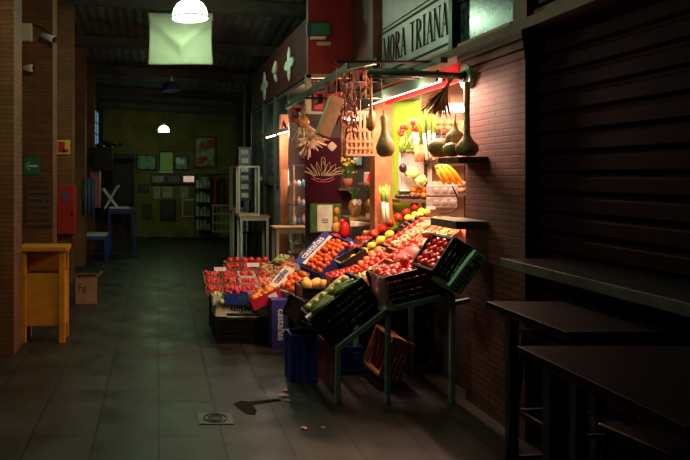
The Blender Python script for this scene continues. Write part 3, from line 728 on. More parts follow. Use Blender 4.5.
for i in range(26):
    a_=random.uniform(0,6.28); rr=random.uniform(.02,.14); z=random.uniform(.14,.33); p=(math.cos(a_)*rr,math.sin(a_)*rr*.6,z)
    m_.tube([(0,0,.08),(p[0]*.5,p[1]*.5,z*.7),p],.003,4); (f_ if i%2 else m_).ball(p,.022,(1,1,.7),7,jit=.25)
m_.build('stems','leaf',t); f_.build('blossoms','flower',t)
t = thing('stall_bracket_shelf', 'small dark shelf under the flower pot', 'shelf', (2.13, 7.55, 1.44)); MB().box((0,.05,0),(.25,.3,.025)).build('board','trimwood',t)
MB().box((0,.19,-.12),(.20,.02,.25)).build('bracket','trimwood',t)
picture(345,120,352,140,'a3','small dark framed picture behind the flowers','blackmetal',8.85)
picture(364,172,378,187,'pinkpaper','white card with a pink flower picture on the shelf','white',7.4,'redbag')
picture(352,150,362,166,'a1','grey framed picture above the flowers','blackmetal',8.85)
t = thing('wall_tube_lamp', 'white tube lamp behind the hanging crate', 'lamp', at(350,119,8.2)); MB().tube([(-.09,0,0),(.14,0,0)],.02,8).build('tube','tube',t); MB().box((0.02,.02,.03),(.26,.05,.03)).build('housing','offwhite',t)
# small boxes over the kiosk header
for i,(px,m,lab) in enumerate(((316,'gold','yellow'),(324,'greyglass','grey'),(333,'offwhite','pale'))):
    tag(MB().box(at(px,82,7.9),(.085,.08,.12)).build('carton',m), lab+' carton on the high ledge under the red board', 'carton')
t = thing('high_ledge', 'dark ledge behind the red board opening', 'shelf', at(325,89,7.9)); MB().box((0,0,0),(.40,.15,.03)).build('board','trimwood',t)

# ------------------------------------------------------------------ hanging things under the awning frame
def hang(o, top, bottom):   # string of a hung thing, in world coordinates, parented
    s_ = MB().tube([top, bottom], .003, 5).build('string', 'strawbrown'); s_.parent = o; s_.matrix_parent_inverse = o.matrix_world.inverted(); return s_
bpy.context.view_layer.update()
def gourd(name, px, py, Y, prof, m, lab, tilt=0, ztop=None, n=16):
    p = at(px, py, Y); t = thing(name, lab, 'gourd', p); t.rotation_euler = (0, tilt, random.uniform(0,6)) if not tilt else (0, tilt, 0)
    MB().lathe(prof, n, sq=(1,1)).build('body', m, t, smooth=True)
    zt = max(q[1] for q in prof); MB().tube([(0,0,zt-.01),(.005,0,zt+.03)], .006, 6).build('stem', 'strawbrown', t)
    if ztop: MB().tube([(0,0,zt+.02),(0,0,ztop-p.z)], .0025, 5).build('string', 'strawbrown', t)
    return t
gourd('bottle_gourd', 386, 157, 5.05, [(0,0),(.04,.004),(.065,.035),(.07,.075),(.055,.12),(.032,.165),(.022,.21),(.022,.26),(.027,.295),(.015,.315),(0,.318)], 'gourd', 'large dark swan necked gourd hanging before the orange pillar', tilt=-.06, ztop=2.45)
gourd('long_gourd', 371, 131, 5.05, [(0,0),(.02,.005),(.034,.035),(.034,.065),(.02,.11),(.012,.17),(.010,.30),(.010,.36),(0,.365)], 'gourdred', 'slim orange long necked gourd hanging left of the pillar', ztop=2.45)
gourd('small_gourd', 303, 128, 6.9, [(0,0),(.05,.01),(.07,.06),(.05,.10),(.02,.13),(.012,.18),(0,.19)], 'gourdred', 'small orange round gourd hanging near the straw bunch', ztop=2.4)
# dried chilli strings
for i,(px,py0,py1,lab) in enumerate(((343,68,126,'long dark string of dried peppers left of the hanging crate'),(352,66,134,'reddish string of dried peppers right beside the dark one'),(366,66,98,'short string of dry stems behind the slim gourd'))):
    p = at(px,py0,5.4); q = at(px+2,py1,5.4); t = thing('pepper_string', lab, 'dried peppers', (p.x,5.4,p.z)); h = p.z-q.z
    m_ = MB(); nn = 40 if i<2 else 12
    for j in range(nn):
        a_ = random.uniform(0,6.28); z = -h*(j+.5)/nn; wv = .028*(.5+j/nn)
        m_.tube([(0,0,z+.02),(math.cos(a_)*wv,math.sin(a_)*wv,z),(math.cos(a_)*wv*1.2,math.sin(a_)*wv*1.2,z-.045)],[.004,.011,.002],5)
    m_.build('peppers', 'chili' if i<2 else 'strawbrown', t, smooth=True)['kind']='stuff'
    MB().tube([(0,0,.02),(0,0,-h)],.003,5).build('string','straw',t)
# cloth / red hanging boxes
for i,(px0,py0,px1,py1,Y,lab) in enumerate(((326,80,340,100,5.9,'red hanging box with dark hollow above the slanted wooden box'),(313,94,322,110,6.6,'small red hanging box left of the slanted wooden box'),(291,108,300,122,7.2,'leftmost red hanging box next to the straw bunch'),(358,70,370,86,6.4,'large dull red hanging box behind the awning pole'))):
    a,b = at(px0,py0,Y),at(px1,py1,Y); t = thing('red_hanging_box', lab, 'hanging box', ((a.x+b.x)/2,Y,(a.z+b.z)/2)); W_,H_=b.x-a.x,a.z-b.z
    m_ = MB(); m_.box((0,.05,0),(W_,.004,H_)); m_.box((0,0,H_/2),(W_,.1,.004)); m_.box((0,0,-H_/2),(W_,.1,.004)); m_.box((-W_/2,0,0),(.004,.1,H_)); m_.box((W_/2,0,0),(.004,.1,H_)); m_.poly([(-W_/2,-H_/2),(W_/2,-H_/2),(W_/2,-H_*.1),(-W_/2,-H_*.25)],.003,Matrix.Translation((0,-.05,0)))
    m_.build('box', 'signred', t); MB().box((0,.03,.0),(W_*.5,.01,H_*.5)).build('dark_inset','black',t)
    MB().tube([(0,0,H_/2),(0,0,2.44-(a.z+b.z)/2)],.002,5).build('string','strawbrown',t)
# slanted wooden box
a, b = at(334,98,5.3), at(322,136,5.3); t = thing('slanted_wooden_box', 'long slanted pale wooden box hanging over the stall', 'box', (0,0,0))
MB().bar(a+Vector((.02,0,0)), b, .115, .10).build('body', 'rawwood', t, bevel=.003)
d_ = (b-a).normalized(); s_ = Vector((d_.z,0,-d_.x))
m_ = MB()
for q in (-.035,0,.035): m_.bar(a+Vector((.02,-.052,0))+s_*q, b+Vector((0,-.052,0))+s_*q, .006, .01)
m_.build('groove_slats', 'wicker', t)
MB().tube([a+Vector((.02,0,0)), Vector((a.x+.02,5.3,2.45))],.003,5).build('string','strawbrown',t)
# hanging tall slatted crate
a, b = at(347,112,6.0), at(374,156,6.0); t = thing('hanging_slatted_crate', 'tall cane basket crate hanging before the shelves', 'basket', ((a.x+b.x)/2,6.0,b.z)); W_,H_=b.x-a.x,a.z-b.z
m_ = MB()
for i in range(7):
    x=-W_/2+i*W_/6
    for y in (0,.16): m_.box((x,y,H_/2),(.016,.008,H_))
for y in (0,.16):
    for z in (.01,.07,.13,H_*.6,H_): m_.box((0,y-.004,z),(W_,.008,.018))
for x in (-W_/2,W_/2):
    for y in (.05,.1): m_.box((x,y,H_/2),(.008,.016,H_))
m_.box((0,.08,.005),(W_,.16,.01)); m_.build('slats','wicker',t)
MB().box((0,.02,.10),(W_*.9,.006,.13)).build('lower_weave','wicker',t)
MB().tube([(0,0,H_),(0,0,2.44-b.z)],.003,5).build('string','strawbrown',t)
# dry flower bunch (pale) and brown straw bunch
def bunch(p, n, L, spread, m, lab, name, dirv=(0,0,-1), r=.006, cup=True, fan=(1,1)):
    t = thing(name, lab, 'dried bunch', p); m_ = MB(); dirv = Vector(dirv).normalized(); q = dirv.to_track_quat('Z','Y').to_matrix()
    for i in range(n):
        a_ = random.uniform(0,6.28); s_ = random.uniform(.1,1)*spread; l_ = L*random.uniform(.75,1.05)
        pt = [Vector((0,0,0)), Vector((math.cos(a_)*s_*.12,math.sin(a_)*s_*.12,l_*.45)), Vector((math.cos(a_)*s_*.6*fan[0],math.sin(a_)*s_*.6*fan[1],l_*.8)), Vector((math.cos(a_)*s_*fan[0],math.sin(a_)*s_*fan[1],l_))]
        m_.tube([q@v for v in pt],[r*.5,r*.5,r,r*.5],4)
    m_.build('stalks', m, t)['kind']='stuff'
    MB().tube([q@Vector((0,0,L*.1)), q@Vector((0,0,L*.2))],.018,8).build('tie','strawbrown',t); return t
bunch(at(299,112,7.1), 90, .34, .17, 'straw', 'pale spiky straw bunch hanging above the display case', 'straw_bunch', (.28,-.1,-1), .009)
bunch(at(306,135,7.0), 80, .19, .20, 'straw', 'spiky star shaped straw head beneath the pale straw bunch', 'straw_bunch', (.3,-.8,-.6), .009)
bunch(at(453,74,4.62), 130, .30, .12, 'strawbrown', 'brown bristly straw bunch hanging beside the wall disc', 'straw_bunch', (-.45,.1,-1), .004)

# ------------------------------------------------------------------ gourd shelf and slab on the pier
t = thing('gourd_shelf', 'grey painted ledge on the brick pier carrying four gourds', 'shelf', (2.10, 4.63, 1.70))
MB().box((0,0,0),(.20,.32,.045)).build('board', 'ledge', t, bevel=.004)
t = thing('stone_slab', 'dark slab jutting from the brick pier over the tomato crate', 'shelf', (2.09, 4.67, 1.265))
MB().box((0,0,0),(.22,.42,.055)).build('slab', 'ledge', t, bevel=.004)
ZS = 1.724
def pg(px, Y, prof, lab, m='gourd', n=18):
    X = (px-VX)/F*Y; t = thing('calabash_gourd', lab, 'gourd', (X, Y, ZS)); MB().lathe(prof, n).build('body', m, t, smooth=True)
    zt = prof[-1][1]; MB().tube([(0,0,zt-.01),(.004,0,zt+.03)],.005,6).build('stem','strawbrown',t); return t
pg(467, 4.50, [(0,0),(.05,.005),(.075,.04),(.07,.075),(.035,.115),(.02,.15),(.018,.30),(.02,.48),(.013,.50),(0,.505)], 'tall long necked gourd on the pier ledge')
pg(440, 4.76, [(0,0),(.045,.005),(.08,.05),(.08,.09),(.045,.13),(0,.14)], 'wide low gourd at the left end of the pier ledge')
pg(451.5, 4.60, [(0,0),(.035,.004),(.058,.035),(.052,.075),(.025,.095),(0,.10)], 'small round gourd in the middle of the pier ledge')
t = pg(455, 4.68, [(0,0),(.035,.005),(.062,.04),(.055,.075),(.025,.105),(.012,.14),(.006,.18),(0,.185)], 'pear shaped gourd resting on top of the other gourds'); t.location.z = ZS+.085

# ------------------------------------------------------------------ shop interior display
Yi = 6.40
t = thing('white_tray', 'white plastic tray hung on the lime green wall behind vegetables', 'tray', at(415,171,6.46))
m_ = MB(); m_.box((0,.02,0),(.30,.015,.38)); 
for x in (-.15,.15): m_.box((x,0,0),(.012,.05,.38))
for z in (-.19,.19): m_.box((0,0,z),(.31,.05,.012))
m_.build('tray_body','white',t,bevel=.004)
def leek(px, py, Y, L, ang, lab, nm='leek'):
    t = thing(nm, lab, 'leek', at(px,py,Y)); t.rotation_euler = (0, ang, 0)
    MB().tube([(0,0,0),(0,0,L*.25),(0,0,L*.55)],[.017,.015,.016],10).build('white_stalk','leekw',t,smooth=True)
    m_ = MB()
    for i in range(6): a_=i*1.05; m_.tube([(0,0,L*.5),(math.cos(a_)*.015,math.sin(a_)*.015,L*.75),(math.cos(a_)*.035,math.sin(a_)*.03,L*random.uniform(.93,1.05))],[.012,.012,.004],5)
    m_.build('leaves','leekg',t,smooth=True); return t
for i,(px,py,a_,lab) in enumerate(((427,160,-.12,'leftmost leek of the hanging bunch in the shop'),(430.5,158,-.06,'middle leek of the hanging bunch in the shop'),(434,160,-.01,'rightmost leek of the hanging bunch in the shop'))): leek(px,py,6.3,.46,a_,lab)
for i,(px,py,lab) in enumerate(((388,223,'left leek leaning on the orange pillar foot'),(384,222,'right leek leaning on the orange pillar foot'))):
    leek(px,py,6.25,.34,-.04,lab)
for i,(px,py,s_,lab) in enumerate(((403,131,.042,'left red radish bunch hanging on the green wall'),(414,127,.040,'right red and white radish bunch hanging on the green wall'))):
    t = thing('radish_bunch', lab, 'radishes', at(px,py,6.34)); m_ = MB()
    for j in range(8): m_.ball((random.uniform(-.04,.04),random.uniform(-.03,.0),random.uniform(-.04,.04)), .022, (1,1,1.1), 8)
    m_.build('roots','tomato',t,smooth=True); l_ = MB()
    for j in range(9): l_.tube([(random.uniform(-.03,.03),0,.0),(random.uniform(-.05,.05),-.01,-.12),(random.uniform(-.05,.05),0,-.2)],[.01,.014,.01],5)
    for j in range(8): l_.tube([(random.uniform(-.03,.03),0,.0),(random.uniform(-.06,.06),-.01,.08)],[.01,.004],5)
    l_.build('stalks','leekw' if i else 'leekg',t,smooth=True)
for i,(px,py,r,lab) in enumerate(((412,173,.062,'larger pale green cabbage on the white tray'),(420,180,.055,'smaller pale green cabbage on the white tray edge'))):
    t = thing('cabbage', lab, 'cabbage', at(px,py,6.36)); m_ = MB(); m_.ball((0,0,0),r,(1.15,.8,.9),14,jit=.06); m_.build('head','cabbage',t,smooth=True)
    m_ = MB()
    for j in range(6): m_.ball((math.cos(j*1.05)*r*.7,-.02,math.sin(j*1.05)*r*.6),r*.5,(1,.3,.8),8,jit=.1)
    m_.build('outer_leaves','cabbage',t,smooth=True)
tag(MB().ball((0,0,0),.035,(1,1,1.3),12).build('aubergine','aubergine',None,smooth=True,matrix=Matrix.Translation(at(403,168,6.34))),'small dark aubergine at the left of the white tray','aubergine')
m_ = MB()
for i in range(12): m_.tube([(random.uniform(-.05,.05),0,0),(random.uniform(-.04,.04),-.02,-.16)],[.014,.006],6)
tag(m_.build('carrot_bunch','peach',None,smooth=True,matrix=Matrix.Translation(at(419,145,6.32))),'orange pink carrot bunch hanging between radishes and leeks','carrots')
t = thing('wall_ledge', 'brown wooden ledge on the lime green wall', 'shelf', at(409,201,6.35)); MB().box((0,.0,0),(.25,.22,.03)).build('board','trimwood',t,bevel=.004)
for i in range(5):
    tag(MB().ball((0,0,0),.026,(1.5,.9,.9),9).build('dark_fruit','aubergine',None,smooth=True,matrix=Matrix.Translation(at(399+i*4.6,196.5,6.33))),'dark glossy fruit lying on the brown ledge','fruit','dark fruit on the brown ledge')
for i in range(7):
    tag(MB().ball((0,0,0),.03,(1,1,1),9).build('orange','orange',None,smooth=True,matrix=Matrix.Translation(at(413+(i%4)*5.2,195-5.5*(i//4),6.42+.03*(i%2)))),'orange piled between the brown ledge and the grey carton','orange','oranges beside the grey carton')
# bananas
t = thing('banana_bunch', 'yellow banana bunch hanging under the gourd ledge', 'bananas', at(447,166,5.4)); MB().tube([(-.045,0,.02),(-.045,0,.75)],.003,5).build('string','strawbrown',t)
for i in range(6):
    x_ = -.075+i*.020; y_ = -.02*(i%2)
    MB().tube([(-.045,0,.02),(x_-.015,y_,-.01),(x_-.005+.004*i,y_-.012,-.05),(x_+.018+.006*i,y_-.012,-.095),(x_+.05+.006*i,y_,-.135),(x_+.062+.006*i,y_,-.148)],[.007,.012,.017,.017,.012,.004],8).build('banana','banana',t,smooth=True)
# grey pulp cartons
for i in range(2):
    t = thing('grey_carton', ('upper','lower')[i]+' grey pulp egg carton behind the display', 'carton', at(442,190.5+i*12,5.7))
    MB().box((0,0,0),(.23,.10,.092)).build('body','greycard',t,bevel=.006)
    m_ = MB(); 
    for j in range(3): m_.ball((-.07+j*.07,-.05,0),.028,(1,.3,1),8)
    m_.build('cups','greycard',t,smooth=True)
t = thing('white_price_strip', 'small white label strip under the grey cartons', 'price card', at(431,208,5.65)); MB().box((0,0,0),(.075,.006,.025)).build('card','whiteink',t)
# shop back shelves with mixed produce
t = thing('shop_shelving', 'wall shelving with produce inside the shop behind the leeks', 'shelf', (2.78, 6.42, 0))
for z in (1.42,1.72,2.0,): MB().box((0,0,z),(.44,.20,.025)).build('board','trimwood',t)
for x in (-.2,.2): MB().box((x,.06,1.6),(.03,.04,1.3)).build('upright','trimwood',t)
for z,kindm,lab in ((1.735,'potato','potato on the middle shop shelf'),(2.015,'peach','peach on the top shop shelf'),(1.435,'nut','brown root on the lowest shop shelf')):
    for i in range(12):
        r = random.uniform(.028,.04)
        tag(MB().ball((0,0,0),r,(1.1,1,.9),8,jit=.05).build(lab.split()[0] if lab[0]!='b' else 'root',kindm,None,smooth=True,matrix=Matrix.Translation((2.62+(i%6)*.062,6.35+.03*(i%2),z+r*.9+.045*(i//6)))),lab,'produce',lab.replace(' on',' row on'))
m_ = MB(); m_.tube([(2.74,5.9,2.10),(2.74,5.9,2.50)],.003,5)
for i in range(5): m_.tube([(2.74,5.9,2.12),(2.72+random.uniform(-.07,.07),5.9,2.0),(2.70+random.uniform(-.1,.1),5.9,1.85)],[.012,.02,.006],6)
tag(m_.build('dry_corn_bunch','strawbrown',smooth=True),'brown dry bunch hanging inside the shop below the tube','dried bunch')
t = thing('shop_tube_lamp', 'bright white tube lamp inside the shop right of the leeks', 'lamp', at(451,109.5,5.9)); MB().tube([(-.09,0,0),(.20,0,0)],.022,10).build('tube','tube',t); MB().box((.05,.0,.04),(.32,.06,.03)).build('housing','white',t)
# wire hook
tag(MB().tube([at(452,186,5.5),at(457,196,5.5),at(458,207,5.5),at(452,212,5.5),at(441,214,5.5)],.006,6).build('wire_handle','blackmetal',smooth=True),'dark bent wire handle in front of the grey cartons','wire')

# ------------------------------------------------------------------ crates and fruit
TH = math.atan(.678); U_ = Vector((math.cos(TH),0,math.sin(TH))); V_ = Vector((0,1,0)); N_ = Vector((-math.sin(TH),0,math.cos(TH)))
def sp(X, Y, off=0): return Vector((X, Y, .42+.678*(X-1.2)))+N_*off
def fm(o, u, n_hint):
    u = Vector(u).normalized(); v = Vector(n_hint).cross(u).normalized(); n = u.cross(v); return frame(o, u, v, n)
def tilt(o, deg, yaw=0): return Matrix.Translation(Vector(o)) @ Matrix.Rotation(yaw,4,'Z') @ Matrix.Rotation(-math.radians(deg),4,'Y')
def crate(name, lab, mtx, L, W, H, m='black', slat=True, group=None, rim=None):
    """origin at the middle of the underside"""
    t = thing(name, lab, 'crate' if slat else 'tray', group=group, matrix=mtx); b_ = MB(); th = .008
    b_.box((0,0,th/2),(L,W,th))
    if slat:
        for z in [i*H/5+H/10 for i in range(5)]:
            for y in (-W/2,W/2): b_.box((0,y,z),(L,th,H/6.8))
            for x in (-L/2,L/2): b_.box((x,0,z),(th,W,H/6.8))
        nx = max(3, int(L/.06))
        for i in range(nx+1):
            for y in (-W/2,W/2): b_.box((-L/2+L*i/nx,y,H/2),(.012,th,H))
        ny = max(3, int(W/.06))
        for i in range(ny+1):
            for x in (-L/2,L/2): b_.box((x,-W/2+W*i/ny,H/2),(th,.012,H))
    else:
        for y in (-W/2,W/2): b_.box((0,y,H/2),(L,th,H))
        for x in (-L/2,L/2): b_.box((x,0,H/2),(th,W,H))
    b_.build('basket' if slat else 'tray_body', m, t)
    r_ = MB()
    for y in (-W/2,W/2): r_.box((0,y,H),(L+.02,.02,.016))
    for x in (-L/2,L/2): r_.box((x,0,H),(.02,W+.02,.016))
    r_.build('rim', rim or m, t, bevel=.003)
    if slat:
        for x in (-L/2,L/2):
            for y in (-W/2,W/2): MB().box((x,y,H/2),(.028,.028,H)).build('corner_post', m, t)
    return t
def mesh_of(kind):
    mb = MB()
    if kind == 'tomato': mb.lathe([(0,-.80),(.5,-.74),(.88,-.40),(1,.02),(.9,.45),(.55,.72),(.2,.74),(0,.66)],14,wob=.03)
    elif kind == 'lemon': mb.lathe([(0,-1.3),(.16,-1.2),(.45,-1.0),(.85,-.5),(1,0),(.85,.5),(.45,1.0),(.16,1.2),(0,1.3)],12)
    elif kind == 'cuke': mb.lathe([(0,-4.0),(.5,-3.8),(.85,-3.0),(1,-1),(1,1),(.85,3.0),(.5,3.8),(0,4.0)],9,wob=.05)
    elif kind == 'melon': mb.lathe([(0,-.98),(.55,-.85),(.9,-.45),(1,0),(.9,.45),(.55,.85),(.1,.95),(0,.93)],20,wob=.02)
    elif kind == 'pepper': mb.lathe([(0,-2.2),(.3,-2),(.6,-1),(.9,.3),(1,1.0),(.7,1.5),(.1,1.55),(.12,2.1),(0,2.1)],10,wob=.06)
    elif kind == 'round': mb.ball((0,0,0),1,n=11,jit=.02)
    elif kind == 'potato': mb.ball((0,0,0),1,(1.25,1,.85),11,jit=.05)
    bmesh.ops.recalc_face_normals(mb.bm, faces=mb.bm.faces)
    me = bpy.data.meshes.new(kind); mb.bm.to_mesh(me); mb.bm.free(); me.polygons.foreach_set('use_smooth',[True]*len(me.polygons)); return me
FM = {}
def fruit(name, shape, m, pos, r, lab, cat, group=None, rot=None, sc3=(1,1,1)):
    k_ = (shape, m)
    if k_ not in FM: me = mesh_of(shape); me.materials.append(M[m]); FM[k_] = me
    o = bpy.data.objects.new(name, FM[k_]); COL.objects.link(o); o.location = pos
    o.rotation_euler = rot or (random.uniform(0,6),random.uniform(0,6),random.uniform(0,6)); q = r*random.uniform(.93,1.06); o.scale = (q*sc3[0],q*sc3[1],q*sc3[2])
    return tag(o, lab, cat, group)
def fill(mtx, L, W, z, nu, nv, name, shape, m, r, lab, cat, group, rot=None, jit=.15, zj=.15, sc3=(1,1,1)):
    for i in range(nu):
        for j in range(nv):
            x = (-L/2+L*(i+.5)/nu)+random.uniform(-jit,jit)*r+(.25*r if j%2 else -.25*r); y = (-W/2+W*(j+.5)/nv)+random.uniform(-jit,jit)*r
            p = mtx@Vector((x,y,z+random.uniform(-zj,zj)*r))
            rr = rot(mtx) if callable(rot) else rot
            fruit(name, shape, m, p, r, lab, cat, group, rr, sc3)
def stuff_fill(name, mtx, L, W, z, n, r, m, lab, cat, sc_=(1,1,1), shape=7, bump=.03):
    mb = MB()
    for i in range(n):
        x, y = random.uniform(-L/2+r,L/2-r), random.uniform(-W/2+r,W/2-r)
        mb.ball((x,y,z+random.uniform(-.5,.5)*r+bump*(1-(2*x/L)**2)*(1-(2*y/W)**2)), r*random.uniform(.8,1.15), sc_, shape, rot=(random.uniform(-.6,.6),random.uniform(-.6,.6),random.uniform(0,6)))
    o = mb.build(name, m, smooth=True, matrix=mtx); return tag(o, lab, cat, kind='stuff')

# ---- green steel stand
YF, YR = 4.70, 5.46
prof = [(1.26,.386),(1.61,.655),(2.06,.765)]
t = thing('steel_display_stand', 'green steel stand with sloping top under the front fruit crates', 'stand', (1.66, 5.05, 0)); O_ = Vector((1.66,5.05,0))
for Y in (YF, YR):
    for X, z in prof: MB().box(Vector((X,Y,z/2))-O_,(.035,.035,z)).build('leg','steelgreen',t,bevel=.003)
    for a, b in zip(prof, prof[1:]): MB().bar(Vector((a[0],Y,a[1]))-O_, Vector((b[0],Y,b[1]))-O_, .035,.035).build('sloping_rail','steelgreen',t)
for X, z in prof: MB().bar(Vector((X,YF,z))-O_, Vector((X,YR,z))-O_, .03).build('cross_rail','steelgreen',t)
MB().bar(Vector((2.06,YF,.70))-O_, Vector((2.19,YF+.02,.72))-O_, .03).build('side_stub','steelgreen',t)
fp = mat('fruit_print', (.30,.05,.03), .5, nscale=7, col2=(.03,.05,.02)); M['fruitprint'] = fp
MB().span(Vector((1.225,YF+.02,.06))-O_, Vector((1.24,YR,.375))-O_).build('printed_side_panel','fruitprint',t)

def along(mt): return (mt.to_quaternion() @ Euler((0,PI/2,0)).to_quaternion()).to_euler()
def alongj(mt): return (mt.to_quaternion() @ Euler((random.uniform(-.2,.2),PI/2+random.uniform(-.15,.15),0)).to_quaternion()).to_euler()
# ---- front crates
m1 = tilt((1.40,4.87,.545),38.5); t = crate('cucumber_crate','tilted deep black crate of cucumbers and pale squash at the stand front', m1, .44,.32,.24)
MB().box((-.222,-.10,.235),(.05,.06,.03)).build('paper_label','whiteink',t)
fill(m1@Matrix.Translation((0,.05,0)),.40,.10,.245,6,1,'pale_squash','round','squash',.030,'round pale squash in the row of the cucumber crate','squash','pale squashes in the cucumber crate')
fill(m1@Matrix.Translation((0,.12,0)),.38,.06,.235,2,1,'courgette','cuke','bean',.026,'pale courgette along the far side of the deep crate','courgette','courgettes along the far side of the crate',lambda mt: alongj(mt),.2)
fill(m1@Matrix.Translation((0,-.085,0)),.38,.13,.245,2,3,'cucumber','cuke','cuke',.024,'dark green cucumber along the near side of the deep crate','cucumber','cucumbers along the near side of the crate',alongj,.2)
fill(m1@Matrix.Translation((0,0,-.05)),.38,.28,.225,2,5,'cucumber','cuke','cuke',.024,'lower cucumber beneath the pale squashes in the deep crate','cucumber','lower cucumbers in the crate',alongj,.2)
m2 = tilt((1.845,4.87,.735),13.5); crate('tomato_crate','wide black net sided crate full of red tomatoes on the stand top', m2, .46,.34,.20)
fill(m2,.42,.30,.185,7,5,'tomato','tomato','tomato',.034,'red tomato in the wide front crate on the stand','tomato','tomatoes in the wide front crate',None,.3,.3)
fill(m2,.40,.28,.10,6,3,'tomato','tomato','tomato',.036,'lower red tomato seen through the net side of the wide crate','tomato','lower tomatoes in the wide front crate',None,.2,.2)
fruit('tomato','tomato','tomato',m2@Vector((.0,.0,.245)),.042,'large red tomato lying on top of the wide crate','tomato')
# clear bag with red fruit, spilling over the crate's left
t = thing('clear_plastic_bag','crumpled clear plastic bag hanging at the left edge of the tomato crate','bag', at(371,286,4.80))
mb = MB(); n=14; g=[]
for i in range(n+1):
    v=i/n; row=[]
    for j in range(9):
        u=j/8; row.append(mb.bm.verts.new((-.045+.10*u+.05*v+.012*math.sin(9*v+5*u), -.12+.02*math.sin(11*u+7*v)-.03*u, .10-.24*v+.012*math.cos(13*u))))
    g.append(row)
for i in range(n):
    for j in range(8): mb.bm.faces.new((g[i][j],g[i][j+1],g[i+1][j+1],g[i+1][j]))
mb.build('film','clearbag',t,smooth=True)
for k_,(x,y,lab) in enumerate(((1.50,5.22,'pinkish clear bag of strawberries lowest on the slope beside the tomato crate'),(1.73,5.20,'pinkish clear bag of red peppers in the middle of the front row'),(1.97,5.19,'pinkish clear bag of peppers highest in the front row'))):
    mt = frame(sp(x,y,.02),U_,V_,N_); t = thing('produce_bag',lab,'bag',matrix=mt); mb=MB()
    for i in range(26): mb.ball((random.uniform(-.10,.10),random.uniform(-.09,.09),random.uniform(.0,.05)),.027,(1.2,1,.8),8,rot=(0,0,random.uniform(0,6)))
    mb.build('red_fruit','strawberry' if k_==0 else 'tomato',t,smooth=True)['kind']='stuff'
    mb=MB(); mb.ball((0,0,.022),.135,(1,.85,.42),14,jit=.05); mb.build('film','clearbag',t,smooth=True)
m3 = tilt((2.02,4.63,.99),57); crate('tomato_crate','small steep black crate of tomatoes under the stone slab', m3, .25,.36,.15)
fill(m3,.22,.32,.13,4,6,'tomato','tomato','tomato',.030,'red tomato in the small steep crate under the slab','tomato','tomatoes in the small steep crate',None,.25,.25)
tag(MB().ball((0,0,0),.045,(1,.6,.6),10).build('white_bulb_vegetable','leekw',None,smooth=True,matrix=Matrix.Translation(m3@Vector((.10,.14,.19)))),'white bulb lying at the top of the steep tomato crate','vegetable')
a = at(476,251,4.40); b = at(449,287,4.40); c = at(462,297,4.40); d_ = at(488,258,4.40)
u = (a-b).normalized(); v = Vector((0,1,0)); n = u.cross(v)
t = thing('green_carton','tilted mint green printed carton below the steep tomato crate','carton', matrix=frame((b+d_)/2+Vector((0,.16,0)),u,v,n))
Lc = (a-b).length; Hc = (c-b).length*.9
MB().box((0,0,0),(Lc,.32,Hc)).build('body','perlimgreen',t,bevel=.004)
text_obj('printed_word','Perlim',.098,'blackink',t,frame((-.035,-.163,.0),(-1,0,0),(0,0,-1),(0,-1,0)),bold=.0015)
m_=MB()
for i in range(5): m_.ball((Lc*.38+random.uniform(-.03,.03),-.162,random.uniform(-.03,.03)),.014,(1.3,.1,.7),7,rot=(0,random.uniform(0,3),0))
m_.build('leaf_print','steelgreen',t)

# ---- columns of trays up the slope
def tray(X, Y, L, W, lab, m='tray', H=.09, dz=0, slat=False): 
    mt = frame(sp(X,Y,-H+dz),U_,V_,N_); crate('fruit_tray',lab,mt,L,W,H,m,slat); return mt@Matrix.Translation((0,0,H))
mt = tray(2.16,5.25,.36,.24,'low tray of pale green beans above the front bags'); stuff_fill('green_beans',mt,.34,.22,.0,190,.020,'bean','heap of pale green beans in the upper front tray','beans',(1.8,.5,.5))
mt = tray(1.66,5.50,.40,.23,'tray of mixed greens left of the red tomatoes'); stuff_fill('mixed_greens',mt,.38,.21,.0,90,.024,'squash','loose yellow green sprouts in the lower second tray','sprouts',(1.6,.6,.5))
mt = tray(2.03,5.50,.30,.23,'second column tray of glossy red tomatoes'); fill(mt,.28,.20,.0,5,3,'tomato','tomato','tomato',.031,'red tomato in the tray behind the pale beans','tomato','tomatoes behind the pale beans')
mt = tray(2.29,5.50,.30,.23,'upper second column tray of bright peppers'); fill(mt,.28,.20,.0,5,2,'pepper','pepper','peach',.022,'orange red pepper in the upper tray of the second column','pepper','peppers in the upper second tray',along)
mt = tray(1.77,5.73,.42,.21,'third column tray of red tomatoes halfway up'); fill(mt,.40,.19,.0,7,3,'tomato','tomato','tomato',.029,'small red tomato in the third column tray','tomato','small tomatoes in the third column tray')
mt = tray(2.19,5.73,.44,.21,'third column tray of nuts near the top'); stuff_fill('walnuts',mt,.42,.19,.0,120,.022,'nut','heap of light brown nuts in the third column','nuts',(1.2,1,.9))
mt = tray(1.82,5.93,.40,.17,'fourth column tray of peaches in the middle'); fill(mt,.38,.15,.0,6,2,'peach','round','peach',.034,'orange red peach in the fourth column tray','peach','peaches in the fourth column tray')
mt = tray(2.2,5.93,.42,.17,'fourth column tray of red apples near the top'); fill(mt,.40,.15,.0,7,2,'apple','round','tomato',.030,'red apple in the top fourth column tray','apple','apples in the fourth column tray')
mt = tray(1.93,6.13,.62,.16,'black lined tray of a row of yellow lemons','black'); fill(mt,.58,.06,.015,6,1,'lemon','lemon','lemon',.040,'yellow lemon in the single row up the slope','lemon','lemons in the single row',along,.05)
mt = tray(2.30,6.13,.22,.16,'short tray of dark plums above the lemons','black'); fill(mt,.20,.14,.0,4,2,'plum','round','aubergine',.024,'dark plum in the short tray above the lemons','plum','plums above the lemons')
mt = tray(2.02,6.31,.34,.15,'far column tray of dark fruit before the pillar','black'); fill(mt,.32,.12,.0,5,2,'plum','round','aubergine',.026,'dark plum in the tray at the pillar foot','plum','plums at the pillar foot')
